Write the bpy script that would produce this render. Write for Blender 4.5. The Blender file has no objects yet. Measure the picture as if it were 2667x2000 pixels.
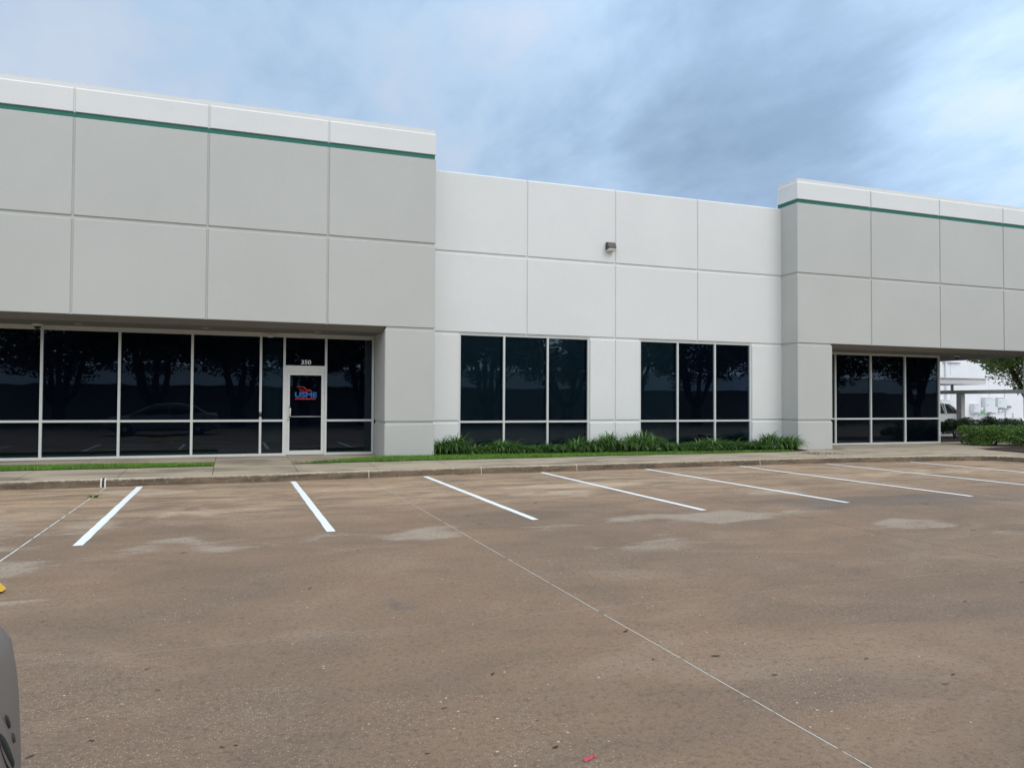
import bpy, math, random
import numpy as np
from mathutils import Vector, Matrix
R = math.radians
random.seed(7)
S = bpy.context.scene
COL = S.collection

# ------------------------------------------------------------------ camera
YAW, PIT, ROL, CH = 0.3534, 0.0232, -0.0050, 1.6117
cam = bpy.data.cameras.new('camera'); co = bpy.data.objects.new('camera', cam); COL.objects.link(co)
rt = Vector((math.cos(YAW), -math.sin(YAW), 0))
fw = Vector((math.sin(YAW)*math.cos(PIT), math.cos(YAW)*math.cos(PIT), math.sin(PIT)))
up = Vector((-math.sin(YAW)*math.sin(PIT), -math.cos(YAW)*math.sin(PIT), math.cos(PIT)))
r2 = rt*math.cos(ROL) - up*math.sin(ROL); u2 = rt*math.sin(ROL) + up*math.cos(ROL)
m = Matrix((r2, u2, -fw)).transposed().to_4x4(); m.translation = (0, 0, CH)
co.matrix_world = m
cam.sensor_width = 36; cam.lens = 36*1980.13/2667; cam.clip_start = 0.05; cam.clip_end = 2000
S.camera = co
S.render.resolution_x = 1024; S.render.resolution_y = 767
S.view_settings.view_transform = 'Standard'; S.view_settings.look = 'None'
S.view_settings.exposure = -0.03; S.view_settings.gamma = 1.0

# ------------------------------------------------------------------ light
SUN_EL, SUN_AZ = R(48), R(158)          # azimuth measured from +y towards +x: behind the camera, slightly right
sdir = Vector((math.sin(SUN_AZ)*math.cos(SUN_EL), math.cos(SUN_AZ)*math.cos(SUN_EL), math.sin(SUN_EL)))
sl = bpy.data.lights.new('sun', 'SUN'); sl.energy = 1.05; sl.angle = R(28); sl.color = (1.0, 0.96, 0.90)
so = bpy.data.objects.new('sun', sl); COL.objects.link(so)
so.rotation_euler = sdir.to_track_quat('Z', 'Y').to_euler(); so.location = (0, -20, 30)

# ------------------------------------------------------------------ node helper
class NT:
    def __init__(s, tree): s.t = tree; s.n = tree.nodes; s.l = tree.links
    def new(s, kind, **kw):
        n = s.n.new(kind)
        for k, v in kw.items(): setattr(n, k, v)
        return n
    def put(s, sock, v):
        if hasattr(v, 'is_output'): s.l.new(v, sock)
        elif isinstance(v, (tuple, list)) and len(v) == 3 and sock.type == 'RGBA': sock.default_value = (*v, 1)
        else: sock.default_value = v
    def math(s, op, a, b=None, c=None, clamp=False):
        n = s.new('ShaderNodeMath', operation=op, use_clamp=clamp)
        for i, v in enumerate((a, b, c)):
            if v is not None: s.put(n.inputs[i], v)
        return n.outputs[0]
    def vm(s, op, a, b=None):
        n = s.new('ShaderNodeVectorMath', operation=op)
        s.put(n.inputs[0], a)
        if b is not None: s.put(n.inputs[1], b)
        return n.outputs['Value'] if op in ('DOT_PRODUCT', 'LENGTH') else n.outputs[0]
    def noise(s, vec, scale, detail=4, rough=.55, dist=0.0, out='Fac'):
        n = s.new('ShaderNodeTexNoise'); s.put(n.inputs['Vector'], vec)
        n.inputs['Scale'].default_value = scale; n.inputs['Detail'].default_value = detail
        n.inputs['Roughness'].default_value = rough; n.inputs['Distortion'].default_value = dist
        return n.outputs[out]
    def vor(s, vec, scale, feature='F1', out='Distance'):
        n = s.new('ShaderNodeTexVoronoi', feature=feature); s.put(n.inputs['Vector'], vec)
        n.inputs['Scale'].default_value = scale
        return n.outputs[out]
    def ss(s, v, a, b, o0=0.0, o1=1.0):
        n = s.new('ShaderNodeMapRange', interpolation_type='SMOOTHSTEP'); s.put(n.inputs[0], v)
        n.inputs[1].default_value = a; n.inputs[2].default_value = b; n.inputs[3].default_value = o0; n.inputs[4].default_value = o1
        return n.outputs[0]
    def mix(s, f, a, b, bt='MIX'):
        n = s.new('ShaderNodeMix', data_type='RGBA', blend_type=bt)
        s.put(n.inputs[0], f); s.put(n.inputs[6], a); s.put(n.inputs[7], b)
        return n.outputs[2]
    def scalev(s, v, sc):
        n = s.new('ShaderNodeMapping'); s.put(n.inputs[0], v); n.inputs['Scale'].default_value = sc
        return n.outputs[0]

def world():
    w = bpy.data.worlds.new('World'); S.world = w; w.use_nodes = True
    t = NT(w.node_tree); t.n.clear()
    out = t.new('ShaderNodeOutputWorld'); bg = t.new('ShaderNodeBackground')
    sky = t.new('ShaderNodeTexSky', sky_type='NISHITA'); sky.sun_disc = False
    sky.sun_elevation = SUN_EL; sky.sun_rotation = SUN_AZ
    sky.air_density = 1.0; sky.dust_density = 1.5
    skc = t.vm('SCALE', sky.outputs[0]); t.n[-1].inputs['Scale'].default_value = .09
    g = t.new('ShaderNodeTexCoord').outputs['Generated']
    sep = t.new('ShaderNodeSeparateXYZ'); t.l.new(g, sep.inputs[0])
    zc = t.math('ADD', t.math('MAXIMUM', sep.outputs[2], 0.0), .22)
    cmb = t.new('ShaderNodeCombineXYZ')
    t.l.new(t.math('DIVIDE', sep.outputs[0], zc), cmb.inputs[0]); t.l.new(t.math('DIVIDE', sep.outputs[1], zc), cmb.inputs[1])
    rot = t.new('ShaderNodeMapping'); t.l.new(cmb.outputs[0], rot.inputs[0]); rot.inputs['Rotation'].default_value = (0, 0, R(-28)); rot.inputs['Scale'].default_value = (1.0, .62, 1)
    rot.inputs['Location'].default_value = SKYOFF
    big = t.noise(rot.outputs[0], .95, 3, .5, .3)
    med = t.noise(rot.outputs[0], 2.6, 5, .55, .35)
    fine = t.noise(rot.outputs[0], 7.5, 5, .6, .2)
    # cloud thickness: paler towards the left of the view
    lean = t.vm('DOT_PRODUCT', g, (-.75, .25, -.35))
    f = t.math('ADD', t.math('MULTIPLY', big, .95), t.math('MULTIPLY', med, .62))
    f = t.math('ADD', f, t.math('MULTIPLY', fine, .32))
    f = t.math('ADD', f, t.math('MULTIPLY', lean, .36))
    blob = lambda d, a, k: t.math('MULTIPLY', t.ss(t.vm('DOT_PRODUCT', g, tuple(Vector(d).normalized())), a, 1.0), k)
    tex = t.math('ADD', t.math('MULTIPLY', med, .9), .3)
    f = t.math('ADD', f, t.math('MULTIPLY', blob((.97, .70, .30), .978, .20), tex))
    f = t.math('ADD', f, t.math('MULTIPLY', blob((.40, .93, .42), .955, .20), tex))
    f = t.math('SUBTRACT', f, t.math('MULTIPLY', blob((.80, .80, .36), .955, .06), tex))
    f = t.math('ADD', f, -.15)
    cr = t.new('ShaderNodeValToRGB'); t.l.new(f, cr.inputs[0])
    e = cr.color_ramp; e.interpolation = 'LINEAR'
    stops = [(.42, (.27, .39, .56)), (.56, (.335, .47, .66)), (.68, (.41, .575, .79)), (.80, (.50, .67, .88)), (.90, (.58, .70, .87)), (1.0, (.63, .73, .88))]
    e.elements[0].position, e.elements[0].color = stops[0][0], (*stops[0][1], 1)
    e.elements[1].position, e.elements[1].color = stops[-1][0], (*stops[-1][1], 1)
    for p, c in stops[1:-1]:
        x = e.elements.new(p); x.color = (*c, 1)
    # thin cloud all over, lit through by the sun that stands behind the camera
    glow = t.ss(t.vm('DOT_PRODUCT', g, tuple(sdir)), -.35, .95, 1.0, GLOW)
    lit = t.vm('SCALE', cr.outputs[0]); t.l.new(glow, t.n[-1].inputs['Scale'])
    warm = t.ss(t.vm('DOT_PRODUCT', g, tuple(sdir)), -.1, .8)
    lit = t.mix(warm, lit, t.mix(1.0, lit, (1.24, 1.0, .80), 'MULTIPLY'))
    c = t.mix(.90, skc, lit)
    t.l.new(c, bg.inputs[0]); bg.inputs[1].default_value = 1.0
    t.l.new(bg.outputs[0], out.inputs[0])
SKYOFF = (11.3, 2.2, 0); GLOW = 2.75
world()

# ------------------------------------------------------------------ materials
def mat(name, fn):
    mt = bpy.data.materials.new(name); mt.use_nodes = True
    t = NT(mt.node_tree); b = t.n['Principled BSDF']; fn(t, b)
    return mt
def obj_co(t): return t.new('ShaderNodeTexCoord').outputs['Object']
def bump(t, b, h, st, d=.01):
    n = t.new('ShaderNodeBump'); n.inputs['Strength'].default_value = st; n.inputs['Distance'].default_value = d
    t.l.new(h, n.inputs['Height']); t.l.new(n.outputs[0], b.inputs['Normal'])
def geo_pos(t): return t.new('ShaderNodeNewGeometry').outputs['Position']

def painted(name, c, var=.05, streak=.04):
    def f(t, b):
        p = geo_pos(t)
        v = t.noise(p, .45, 5, .6)
        st = t.noise(t.scalev(p, (1.6, 1.6, .5)), 1.1, 4, .6)
        gr = t.noise(p, 60, 3, .7)
        k = t.math('ADD', t.ss(v, .3, .7, 1-var, 1+var*.6), t.ss(st, .55, .80, 0, -streak))
        k = t.math('ADD', k, t.ss(gr, .3, .7, -.03, .03))
        cc = t.vm('SCALE', c); t.l.new(k, t.n[-1].inputs['Scale'])
        pits = t.vor(p, 9)
        cc = t.mix(t.ss(pits, .02, .05, .35, 0), cc, tuple(x*.6 for x in c))
        t.l.new(cc, b.inputs['Base Color']); b.inputs['Roughness'].default_value = .85
        b.inputs['Specular IOR Level'].default_value = .25
        h = t.math('ADD', t.noise(p, 38, 4, .65), t.math('MULTIPLY', t.noise(p, 6, 3, .5), .8))
        bump(t, b, h, .32, .012)
    return mat(name, f)
def plain(name, c, rough=.5, metal=0.0, spec=.5, var=0.0):
    def f(t, b):
        if var:
            k = t.ss(t.noise(geo_pos(t), 14, 4, .6), .3, .7, 1-var, 1+var)
            cc = t.vm('SCALE', c); t.l.new(k, t.n[-1].inputs['Scale']); t.l.new(cc, b.inputs['Base Color'])
        else: b.inputs['Base Color'].default_value = (*c, 1)
        b.inputs['Roughness'].default_value = rough; b.inputs['Metallic'].default_value = metal
        b.inputs['Specular IOR Level'].default_value = spec
    return mat(name, f)
def foliage(name, dark, light, rough=.55, trans=.25):
    def f(t, b):
        oi = t.new('ShaderNodeNewGeometry').outputs['Random Per Island']
        n = t.noise(geo_pos(t), 2.2, 3, .6)
        k = t.math('ADD', t.math('MULTIPLY', oi, .65), t.ss(n, .35, .65, 0, .35), clamp=True)
        t.l.new(t.mix(k, dark, light), b.inputs['Base Color'])
        b.inputs['Roughness'].default_value = rough
        b.inputs['Subsurface Weight'].default_value = 0
        tr = t.new('ShaderNodeBsdfTranslucent'); t.l.new(t.mix(k, dark, light), tr.inputs[0])
        mx = t.new('ShaderNodeMixShader'); mx.inputs[0].default_value = trans
        t.l.new(b.outputs[0], mx.inputs[1]); t.l.new(tr.outputs[0], mx.inputs[2])
        t.l.new(mx.outputs[0], t.n['Material Output'].inputs[0])
    return mat(name, f)
def concrete(name, base, dark, tanc, rough=.8, stain=.5):
    def f(t, b):
        p = geo_pos(t)
        st = t.scalev(p, (.55, 1.5, 1))
        n1 = t.noise(st, .9, 5, .62, .6); n2 = t.noise(st, 3.1, 5, .6, .3); n3 = t.noise(p, 90, 3, .7)
        c = t.mix(t.ss(n1, .42, .68, 0, stain), base, dark)
        c = t.mix(t.ss(n2, .52, .75, 0, .5), c, tanc)
        c = t.mix(t.ss(n3, .3, .7, 0, .28), c, tuple(x*.7 for x in base))
        t.l.new(c, b.inputs['Base Color']); b.inputs['Roughness'].default_value = rough
        bump(t, b, n3, .2, .004)
    return mat(name, f)

def lot_mat():
    def f(t, b):
        p = geo_pos(t)
        at = lambda n: t.new('ShaderNodeAttribute', attribute_name=n).outputs['Fac']
        wear, warm, dark, shell = at('wear'), at('warm'), at('dark'), at('shell')
        streak = t.noise(t.scalev(p, (.35, 1.6, 1)), 1.6, 6, .62, .5)
        n1 = t.noise(p, .32, 5, .6, .4); n2 = t.noise(p, 1.9, 6, .62, .3); n3 = t.noise(p, 55, 4, .75); n4 = t.noise(p, 210, 2, .8)
        c = t.mix(t.ss(n1, .35, .66), (.310, .198, .127), (.240, .161, .110))
        c = t.mix(t.ss(n2, .42, .72, 0, .40), c, (.31, .222, .150))
        c = t.mix(t.math('MULTIPLY', t.ss(streak, .44, .66, 0, 1), t.math('ADD', t.math('MULTIPLY', warm, .42), .10)), c, (.112, .085, .070))
        mot = t.noise(t.scalev(p, (.75, 1.25, 1)), .62, 6, .64, 1.1); mot2 = t.noise(t.scalev(p, (.8, 1.3, 1)), 1.7, 5, .66, .8)
        c = t.mix(t.math('MULTIPLY', t.ss(mot2, .48, .64), t.math('MULTIPLY', warm, .55)), c, (.62, .48, .34))
        c = t.mix(t.math('MULTIPLY', t.ss(mot2, .50, .38), t.math('MULTIPLY', warm, .45)), c, (.15, .108, .080))
        c = t.mix(t.ss(mot, .50, .68, 0, .42), c, (.44, .315, .222))
        c = t.mix(t.ss(mot, .50, .34, 0, .30), c, (.130, .100, .082))
        c = t.mix(t.ss(mot2, .54, .70, 0, .28), c, (.118, .093, .078))
        # orange-brown sandy zone towards the kerb
        wv = t.math('MULTIPLY', warm, t.ss(streak, .34, .60, 1.1, .25))
        c = t.mix(t.math('MULTIPLY', wv, .68), c, (.60, .415, .26))
        lt = t.math('ADD', wear, t.math('MULTIPLY', t.math('SUBTRACT', t.noise(t.scalev(p, (.7, 1.5, 1)), 2.4, 6, .66, .8), .5), 1.9))
        c = t.mix(t.math('MULTIPLY', t.ss(lt, .36, 1.0, 0, .68), t.ss(streak, .25, .6, .6, 1)), c, t.mix(warm, (.52, .44, .35), (.72, .57, .41)))
        dk = t.math('ADD', dark, t.math('MULTIPLY', t.math('SUBTRACT', streak, .5), .8))
        c = t.mix(t.ss(dk, .3, .9, 0, .5), c, (.085, .078, .078))
        # grit and exposed aggregate
        c = t.mix(t.ss(n3, .46, .64, 0, .62), c, (.33, .250, .178))
        c = t.mix(t.ss(n4, .45, .64, 0, .62), c, (.080, .057, .042))
        n5 = t.noise(p, 26, 5, .75, .4); c = t.mix(t.ss(n5, .48, .66, 0, .52), c, (.10, .072, .052))
        vd = t.new('ShaderNodeTexVoronoi', feature='F1'); t.put(vd.inputs['Vector'], t.scalev(p, (1, .8, 1))); vd.inputs['Scale'].default_value = 78
        sel = t.math('GREATER_THAN', t.new('ShaderNodeSeparateColor').outputs[0], 0)
        sc = t.n[-2]; t.l.new(vd.outputs['Color'], sc.inputs[0])
        clus = t.ss(t.math('ADD', t.noise(p, 1.1, 4, .65, .5), t.math('MULTIPLY', shell, .20)), .50, .80)
        thr = t.math('SUBTRACT', 1.0, t.math('ADD', t.math('MULTIPLY', clus, .60), .004))
        sel = t.math('GREATER_THAN', sc.outputs[0], thr)
        chip = t.math('MULTIPLY', t.ss(vd.outputs['Distance'], .22, .40, 1, 0), sel)
        big = t.new('ShaderNodeTexVoronoi', feature='F1'); t.put(big.inputs['Vector'], p); big.inputs['Scale'].default_value = 26
        sc2 = t.new('ShaderNodeSeparateColor'); t.l.new(big.outputs['Color'], sc2.inputs[0])
        chip2 = t.math('MULTIPLY', t.ss(big.outputs['Distance'], .13, .22, 1, 0), t.math('GREATER_THAN', t.math('ADD', sc2.outputs[1], t.math('MULTIPLY', clus, .04)), .985))
        chipcol = t.mix(sc.outputs[1], (.42, .33, .25), (.70, .59, .47))
        c = t.mix(t.math('MULTIPLY', chip, .42), c, chipcol)
        c = t.mix(t.math('MULTIPLY', chip2, .8), c, (.70, .60, .50))
        # joints
        sp = t.new('ShaderNodeSeparateXYZ'); t.l.new(p, sp.inputs[0])
        wob = t.math('MULTIPLY', t.math('SUBTRACT', t.noise(p, 2.5, 3, .6), .5), .014)
        brk = t.noise(p, 4.5, 3, .7)
        def joint(coord, pos, half, white):
            nonlocal c
            d = t.math('ABSOLUTE', t.math('ADD', t.math('SUBTRACT', coord, pos), wob))
            c = t.mix(t.ss(d, half, half*2.6, .55, 0), c, (.07, .055, .045))
            core = t.math('MULTIPLY', t.ss(d, half*.7, half*1.15, 1, 0), t.ss(brk, .36, .46, .15, 1))
            c = t.mix(t.math('MULTIPLY', core, white), c, (.62, .58, .50))
        X, Y = sp.outputs[0], sp.outputs[1]
        joint(X, -2.14, .012, .95); joint(X, 2.68, .0052, .80); joint(X, 7.60, .006, .0); joint(X, 12.55, .010, .75); joint(X, 17.4, .006, .3)
        joint(Y, 5.40, .0036, .45); joint(Y, 9.52, .004, .35); joint(Y, 13.64, .004, .12); joint(Y, 1.28, .0035, .4)
        t.l.new(c, b.inputs['Base Color'])
        rg = t.ss(dk, .1, .9, .85, .6); t.l.new(rg, b.inputs['Roughness'])
        b.inputs['Specular IOR Level'].default_value = .22
        h = t.math('ADD', t.math('MULTIPLY', n3, 1.0), t.math('MULTIPLY', n4, .6)); h = t.math('ADD', h, t.math('MULTIPLY', chip, .8))
        bump(t, b, h, .40, .006)
    return mat('lot_concrete', f)

def glass_mat(name, tint, base):
    def f(t, b):
        t.n.remove(b); out = t.n['Material Output']
        gl = t.new('ShaderNodeBsdfGlossy'); gl.inputs['Roughness'].default_value = 0.0; gl.inputs[0].default_value = (.70, .86, 1, 1)
        tr = t.new('ShaderNodeBsdfTransparent'); tr.inputs[0].default_value = (*tint, 1)
        p = geo_pos(t); nb = t.new('ShaderNodeBump'); nb.inputs['Strength'].default_value = .10; nb.inputs['Distance'].default_value = .02
        t.l.new(t.noise(p, .9, 2, .5), nb.inputs['Height']); t.l.new(nb.outputs[0], gl.inputs['Normal'])
        fr = t.new('ShaderNodeFresnel'); fr.inputs[0].default_value = base
        df = t.new('ShaderNodeBsdfDiffuse'); df.inputs[0].default_value = (.0010, .0020, .0048, 1)  # faint blue diffuse painted on in place of a bluish glow from inside
        ad = t.new('ShaderNodeAddShader'); t.l.new(tr.outputs[0], ad.inputs[0]); t.l.new(df.outputs[0], ad.inputs[1])
        mx = t.new('ShaderNodeMixShader'); t.l.new(fr.outputs[0], mx.inputs[0]); t.l.new(ad.outputs[0], mx.inputs[1]); t.l.new(gl.outputs[0], mx.inputs[2])
        t.l.new(mx.outputs[0], out.inputs[0])
    return mat(name, f)

M = {}
M['white'] = painted('white_stucco', (.695, .700, .690), .025, .02)
M['gray'] = painted('gray_stucco', (.490, .494, .468), .03, .02)
M['green'] = plain('green_stripe', (.010, .135, .095), .6, var=.06)
M['frame'] = plain('aluminium_frame', (.60, .62, .60), .45, .05, var=.04)
M['doorm'] = plain('door_aluminium', (.66, .67, .65), .42, .1, var=.04)
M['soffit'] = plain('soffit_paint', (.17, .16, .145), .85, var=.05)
M['dark'] = plain('dark_plastic', (.02, .02, .02), .45)
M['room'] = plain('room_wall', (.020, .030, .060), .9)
M['blind'] = plain('blind_slat', (.62, .74, .72), .7)
M['glass'] = glass_mat('tinted_glass', (.24, .33, .42), 1.60)
M['winglass'] = glass_mat('window_glass', (.36, .46, .48), 1.60)
M['lot'] = lot_mat()
M['walk'] = concrete('walk_concrete', (.41, .335, .245), (.175, .142, .105), (.50, .395, .265), stain=.95)
M['slabside'] = concrete('slab_side', (.30, .26, .21), (.12, .10, .08), (.34, .28, .22))
def kerbf(t, b):
    p = geo_pos(t); sp = t.new('ShaderNodeSeparateXYZ'); t.l.new(p, sp.inputs[0])
    n = t.noise(t.scalev(p, (.9, 1, 3)), 1.8, 5, .65, .4); n2 = t.noise(p, 14, 4, .7); n3 = t.noise(p, 70, 3, .7)
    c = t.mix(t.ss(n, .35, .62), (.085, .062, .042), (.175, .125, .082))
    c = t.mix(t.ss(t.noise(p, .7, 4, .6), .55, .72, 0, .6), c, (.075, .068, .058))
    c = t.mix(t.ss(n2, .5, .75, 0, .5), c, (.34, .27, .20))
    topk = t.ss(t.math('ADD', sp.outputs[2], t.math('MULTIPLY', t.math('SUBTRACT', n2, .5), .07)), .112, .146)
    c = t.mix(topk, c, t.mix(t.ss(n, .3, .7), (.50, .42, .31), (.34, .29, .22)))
    c = t.mix(t.ss(n3, .5, .7, 0, .4), c, (.12, .10, .08))
    t.l.new(c, b.inputs['Base Color']); b.inputs['Roughness'].default_value = .9
    bump(t, b, t.math('ADD', n2, n3), .5, .01)
M['kerb'] = mat('kerb_concrete', kerbf)
M['sealant'] = plain('joint_sealant', (.62, .58, .50), .7)
def stripef(t, b):
    p = geo_pos(t); n = t.noise(p, 16, 5, .7); n2 = t.noise(p, 120, 3, .7)
    c = t.mix(t.ss(n, .35, .7, 0, .35), (.86, .88, .90), (.66, .68, .69))
    c = t.mix(t.ss(n2, .60, .72, 0, .30), c, (.42, .38, .34))
    t.l.new(c, b.inputs['Base Color']); b.inputs['Roughness'].default_value = .6
    bump(t, b, n2, .3, .003)
M['stripe'] = mat('stripe_paint', stripef)
def soilf(t, b):
    p = geo_pos(t)
    c = t.mix(t.ss(t.noise(p, 30, 5, .7), .35, .7), (.022, .012, .010), (.085, .048, .036))
    t.l.new(c, b.inputs['Base Color']); b.inputs['Roughness'].default_value = .95
    bump(t, b, t.noise(p, 45, 5, .8), 1.0, .03)
M['mulch'] = mat('mulch', soilf)
M['turf'] = concrete('turf_soil', (.035, .065, .016), (.02, .035, .01), (.05, .09, .02))
M['grass'] = foliage('lawn_grass', (.085, .21, .018), (.22, .42, .05), .6, .3)
M['lily'] = foliage('strap_leaf', (.020, .070, .012), (.165, .32, .070), .38, .25)
M['bush'] = foliage('bush_leaf', (.026, .070, .012), (.165, .290, .045), .45, .2)
M['bushdark'] = foliage('bush_leaf_dark', (.010, .028, .008), (.045, .085, .020), .45, .2)
M['oak'] = foliage('oak_leaf', (.010, .022, .007), (.035, .062, .018), .5, .2)
M['treeleaf'] = foliage('tree_leaf', (.030, .070, .012), (.175, .265, .048), .45, .3)
M['bark'] = plain('bark', (.055, .042, .033), .95, var=.3)
M['brown'] = plain('dry_leaf', (.060, .028, .016), .8, var=.3)
M['greenleaf'] = plain('green_leaf', (.030, .060, .035), .6)
M['pink'] = plain('pink_wrapper', (.62, .09, .14), .5, var=.25)
M['yellow'] = plain('yellow_plastic', (.85, .52, .06), .4)
M['silver'] = plain('silver_car_paint', (.205, .178, .158), .6, .15, .35)
M['whitecar'] = plain('white_car_paint', (.55, .56, .56), .3, .1)
M['carglass'] = plain('car_glass', (.012, .015, .016), .06)
M['tyre'] = plain('tyre', (.015, .015, .015), .85)
M['rim'] = plain('rim', (.42, .42, .43), .35, .8)
M['red'] = plain('tail_lamp_red', (.18, .02, .015), .25)
M['darklamp'] = plain('smoked_lamp', (.035, .040, .040), .6, 0, .2)
M['bumper'] = plain('bumper_shade_and_arch', (.15, .13, .118), .7)  # wheel arch rings, plus the bumper's shadow painted as a darker grey
M['asphalt'] = concrete('drive_concrete', (.42, .40, .40), (.30, .28, .27), (.46, .43, .41))
M['farwhite'] = painted('far_white_wall', (.78, .78, .80), .06, .06)
M['boxgrey'] = plain('utility_box', (.68, .70, .72), .45, var=.05)
M['boxshade'] = plain('utility_trim_shade', (.25, .26, .28), .5)  # dark grey for small fittings and for the painted shadow strips
M['steel'] = plain('steel_paint', (.44, .44, .42), .55, var=.06)
M['tagreen'] = plain('green_tag', (.03, .50, .10), .5)
M['wallbrown'] = painted('back_wall', (.34, .29, .26), .08, .08)
M['lens'] = plain('lamp_lens', (.66, .64, .58), .35)
M['bronze'] = plain('bronze_housing', (.050, .046, .044), .42, .2)
M['logored'] = plain('logo_red', (.50, .025, .035), .5)
M['logoblue'] = plain('logo_blue', (.008, .12, .36), .5)
M['vinyl'] = plain('white_vinyl', (.85, .85, .80), .5)
M['wood'] = plain('pole_wood', (.06, .05, .04), .9, var=.2)
M['lampoff'] = plain('downlight_lens', (.85, .82, .72), .5)

# ------------------------------------------------------------------ mesh helper
class MB:
    def __init__(s): s.v = []; s.f = []; s.mi = []; s.m = 0
    def add(s, vs, fs):
        o = len(s.v); s.v += [tuple(v) for v in vs]; s.f += [tuple(i+o for i in f) for f in fs]; s.mi += [s.m]*len(fs)
    def box(s, x0, x1, y0, y1, z0, z1):
        s.add([(x0,y0,z0),(x1,y0,z0),(x1,y1,z0),(x0,y1,z0),(x0,y0,z1),(x1,y0,z1),(x1,y1,z1),(x0,y1,z1)],
              [(3,2,1,0),(4,5,6,7),(0,1,5,4),(1,2,6,5),(2,3,7,6),(3,0,4,7)])
    def bbox(s, x0, x1, y0, y1, z0, z1, b=.01):   # box with a bevelled outline towards -y
        s.frustum((x0,y0,z0), (1,0,0), (0,0,1), (0,-1,0), x1-x0, z1-z0, 0, (b,b,b,b), y1-y0)
    def frustum(s, o, u, v, n, w, h, depth, ch, back=.032):
        # raised tile: outer outline w x h lies 'depth' behind the front plane at o, front face inset by ch=(left,right,bottom,top)
        o, u, v, n = Vector(o), Vector(u), Vector(v), Vector(n); l, r, b, t = ch
        d = depth if depth else max(ch)
        F = [o+u*l+v*b, o+u*(w-r)+v*b, o+u*(w-r)+v*(h-t), o+u*l+v*(h-t)]
        B = [o-n*d, o+u*w-n*d, o+u*w+v*h-n*d, o+v*h-n*d]
        K = [p-n*(back-d) for p in B] if back > d else None
        vs = F+B; fs = [(0,1,2,3)]+[(i+4, (i+1)%4+4, (i+1)%4, i) for i in range(4)]
        if K:
            vs += K; fs += [(i+8, (i+1)%4+8, (i+1)%4+4, i+4) for i in range(4)]+[(11,10,9,8)]
        else: fs += [(7,6,5,4)]
        s.add(vs, fs)
    def tube(s, pts, rad, seg=8, caps=True):
        pts = [Vector(p) for p in pts]; n = len(pts)
        if not isinstance(rad, (list, tuple)): rad = [rad]*n
        vs = []; prev = None
        for i, p in enumerate(pts):
            d = (pts[min(i+1,n-1)]-pts[max(i-1,0)]).normalized()
            a = prev if prev is not None else (Vector((0,0,1)) if abs(d.z) < .9 else Vector((1,0,0)))
            a = (a-d*a.dot(d)).normalized(); prev = a; b = d.cross(a)
            for k in range(seg):
                t = 2*math.pi*k/seg; vs.append(p+(a*math.cos(t)+b*math.sin(t))*rad[i])
        fs = [(i*seg+k, i*seg+(k+1)%seg, (i+1)*seg+(k+1)%seg, (i+1)*seg+k) for i in range(n-1) for k in range(seg)]
        if caps: fs += [tuple(range(seg-1,-1,-1)), tuple((n-1)*seg+k for k in range(seg))]
        s.add(vs, fs)
    def lathe(s, c, axis, prof, seg=20):
        c = Vector(c); ax = Vector(axis).normalized()
        a = (Vector((0,0,1)) if abs(ax.z) < .9 else Vector((1,0,0))); a = (a-ax*a.dot(ax)).normalized(); b = ax.cross(a)
        vs = []
        for r, h in prof:
            for k in range(seg):
                t = 2*math.pi*k/seg; vs.append(c+ax*h+(a*math.cos(t)+b*math.sin(t))*r)
        n = len(prof)
        fs = [(i*seg+k, i*seg+(k+1)%seg, (i+1)*seg+(k+1)%seg, (i+1)*seg+k) for i in range(n-1) for k in range(seg)]
        fs += [tuple(range(seg-1,-1,-1)), tuple((n-1)*seg+k for k in range(seg))]
        s.add(vs, fs)
    def build(s, name, mats, parent=None, smooth=False, loc=None):
        me = bpy.data.meshes.new(name); me.from_pydata(s.v, [], s.f)
        if not isinstance(mats, (list, tuple)): mats = [mats]
        for mm in mats: me.materials.append(mm)
        if len(mats) > 1: me.polygons.foreach_set('material_index', s.mi)
        if smooth: me.polygons.foreach_set('use_smooth', [True]*len(me.polygons))
        me.update()
        o = bpy.data.objects.new(name, me); COL.objects.link(o)
        if parent: o.parent = parent
        if loc: o.location = loc
        return o
def tag(o, label=None, cat=None, group=None, kind=None):
    if label: o['label'] = label
    if cat: o['category'] = cat
    if group: o['group'] = group
    if kind: o['kind'] = kind
    return o
def empty(name, loc, label, cat, group=None, rz=0):
    o = bpy.data.objects.new(name, None); COL.objects.link(o); o.location = loc; o.rotation_euler = (0,0,rz)
    o.empty_display_size = .2
    return tag(o, label, cat, group)
def rebase(root, kids=None):
    """children were built in world coordinates: shift them so the empty can sit at the thing's base"""
    for ch in [o for o in COL.objects if o.parent == root]: ch.location = Vector(ch.location)-root.location
def copy_tree(o, parent=None):
    c = o.copy(); COL.objects.link(c)
    if parent: c.parent = parent
    for ch in [q for q in COL.objects if q.parent == o]: copy_tree(ch, c)
    return c
def text_mesh(s, body, x, y, z, height, width, mt, name, parent, bold=.0):
    cu = bpy.data.curves.new(name, 'FONT'); cu.body = body; cu.size = 1; cu.extrude = .004; cu.offset = bold
    o = bpy.data.objects.new(name, cu); COL.objects.link(o)
    dg = bpy.context.evaluated_depsgraph_get(); dg.update()
    me = bpy.data.meshes.new_from_object(o.evaluated_get(dg)); bpy.data.objects.remove(o); bpy.data.curves.remove(cu)
    xs = [v.co.x for v in me.vertices]; ys = [v.co.y for v in me.vertices]
    x0, x1, y0, y1 = min(xs), max(xs), min(ys), max(ys)
    for v in me.vertices:
        a, b_, c_ = v.co
        v.co = (x+(a-x0)/(x1-x0)*width, y-c_, z+(b_-y0)/(y1-y0)*height)
    me.materials.clear(); me.materials.append(mt)
    q = bpy.data.objects.new(name, me); COL.objects.link(q); q.parent = parent
    return q

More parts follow.
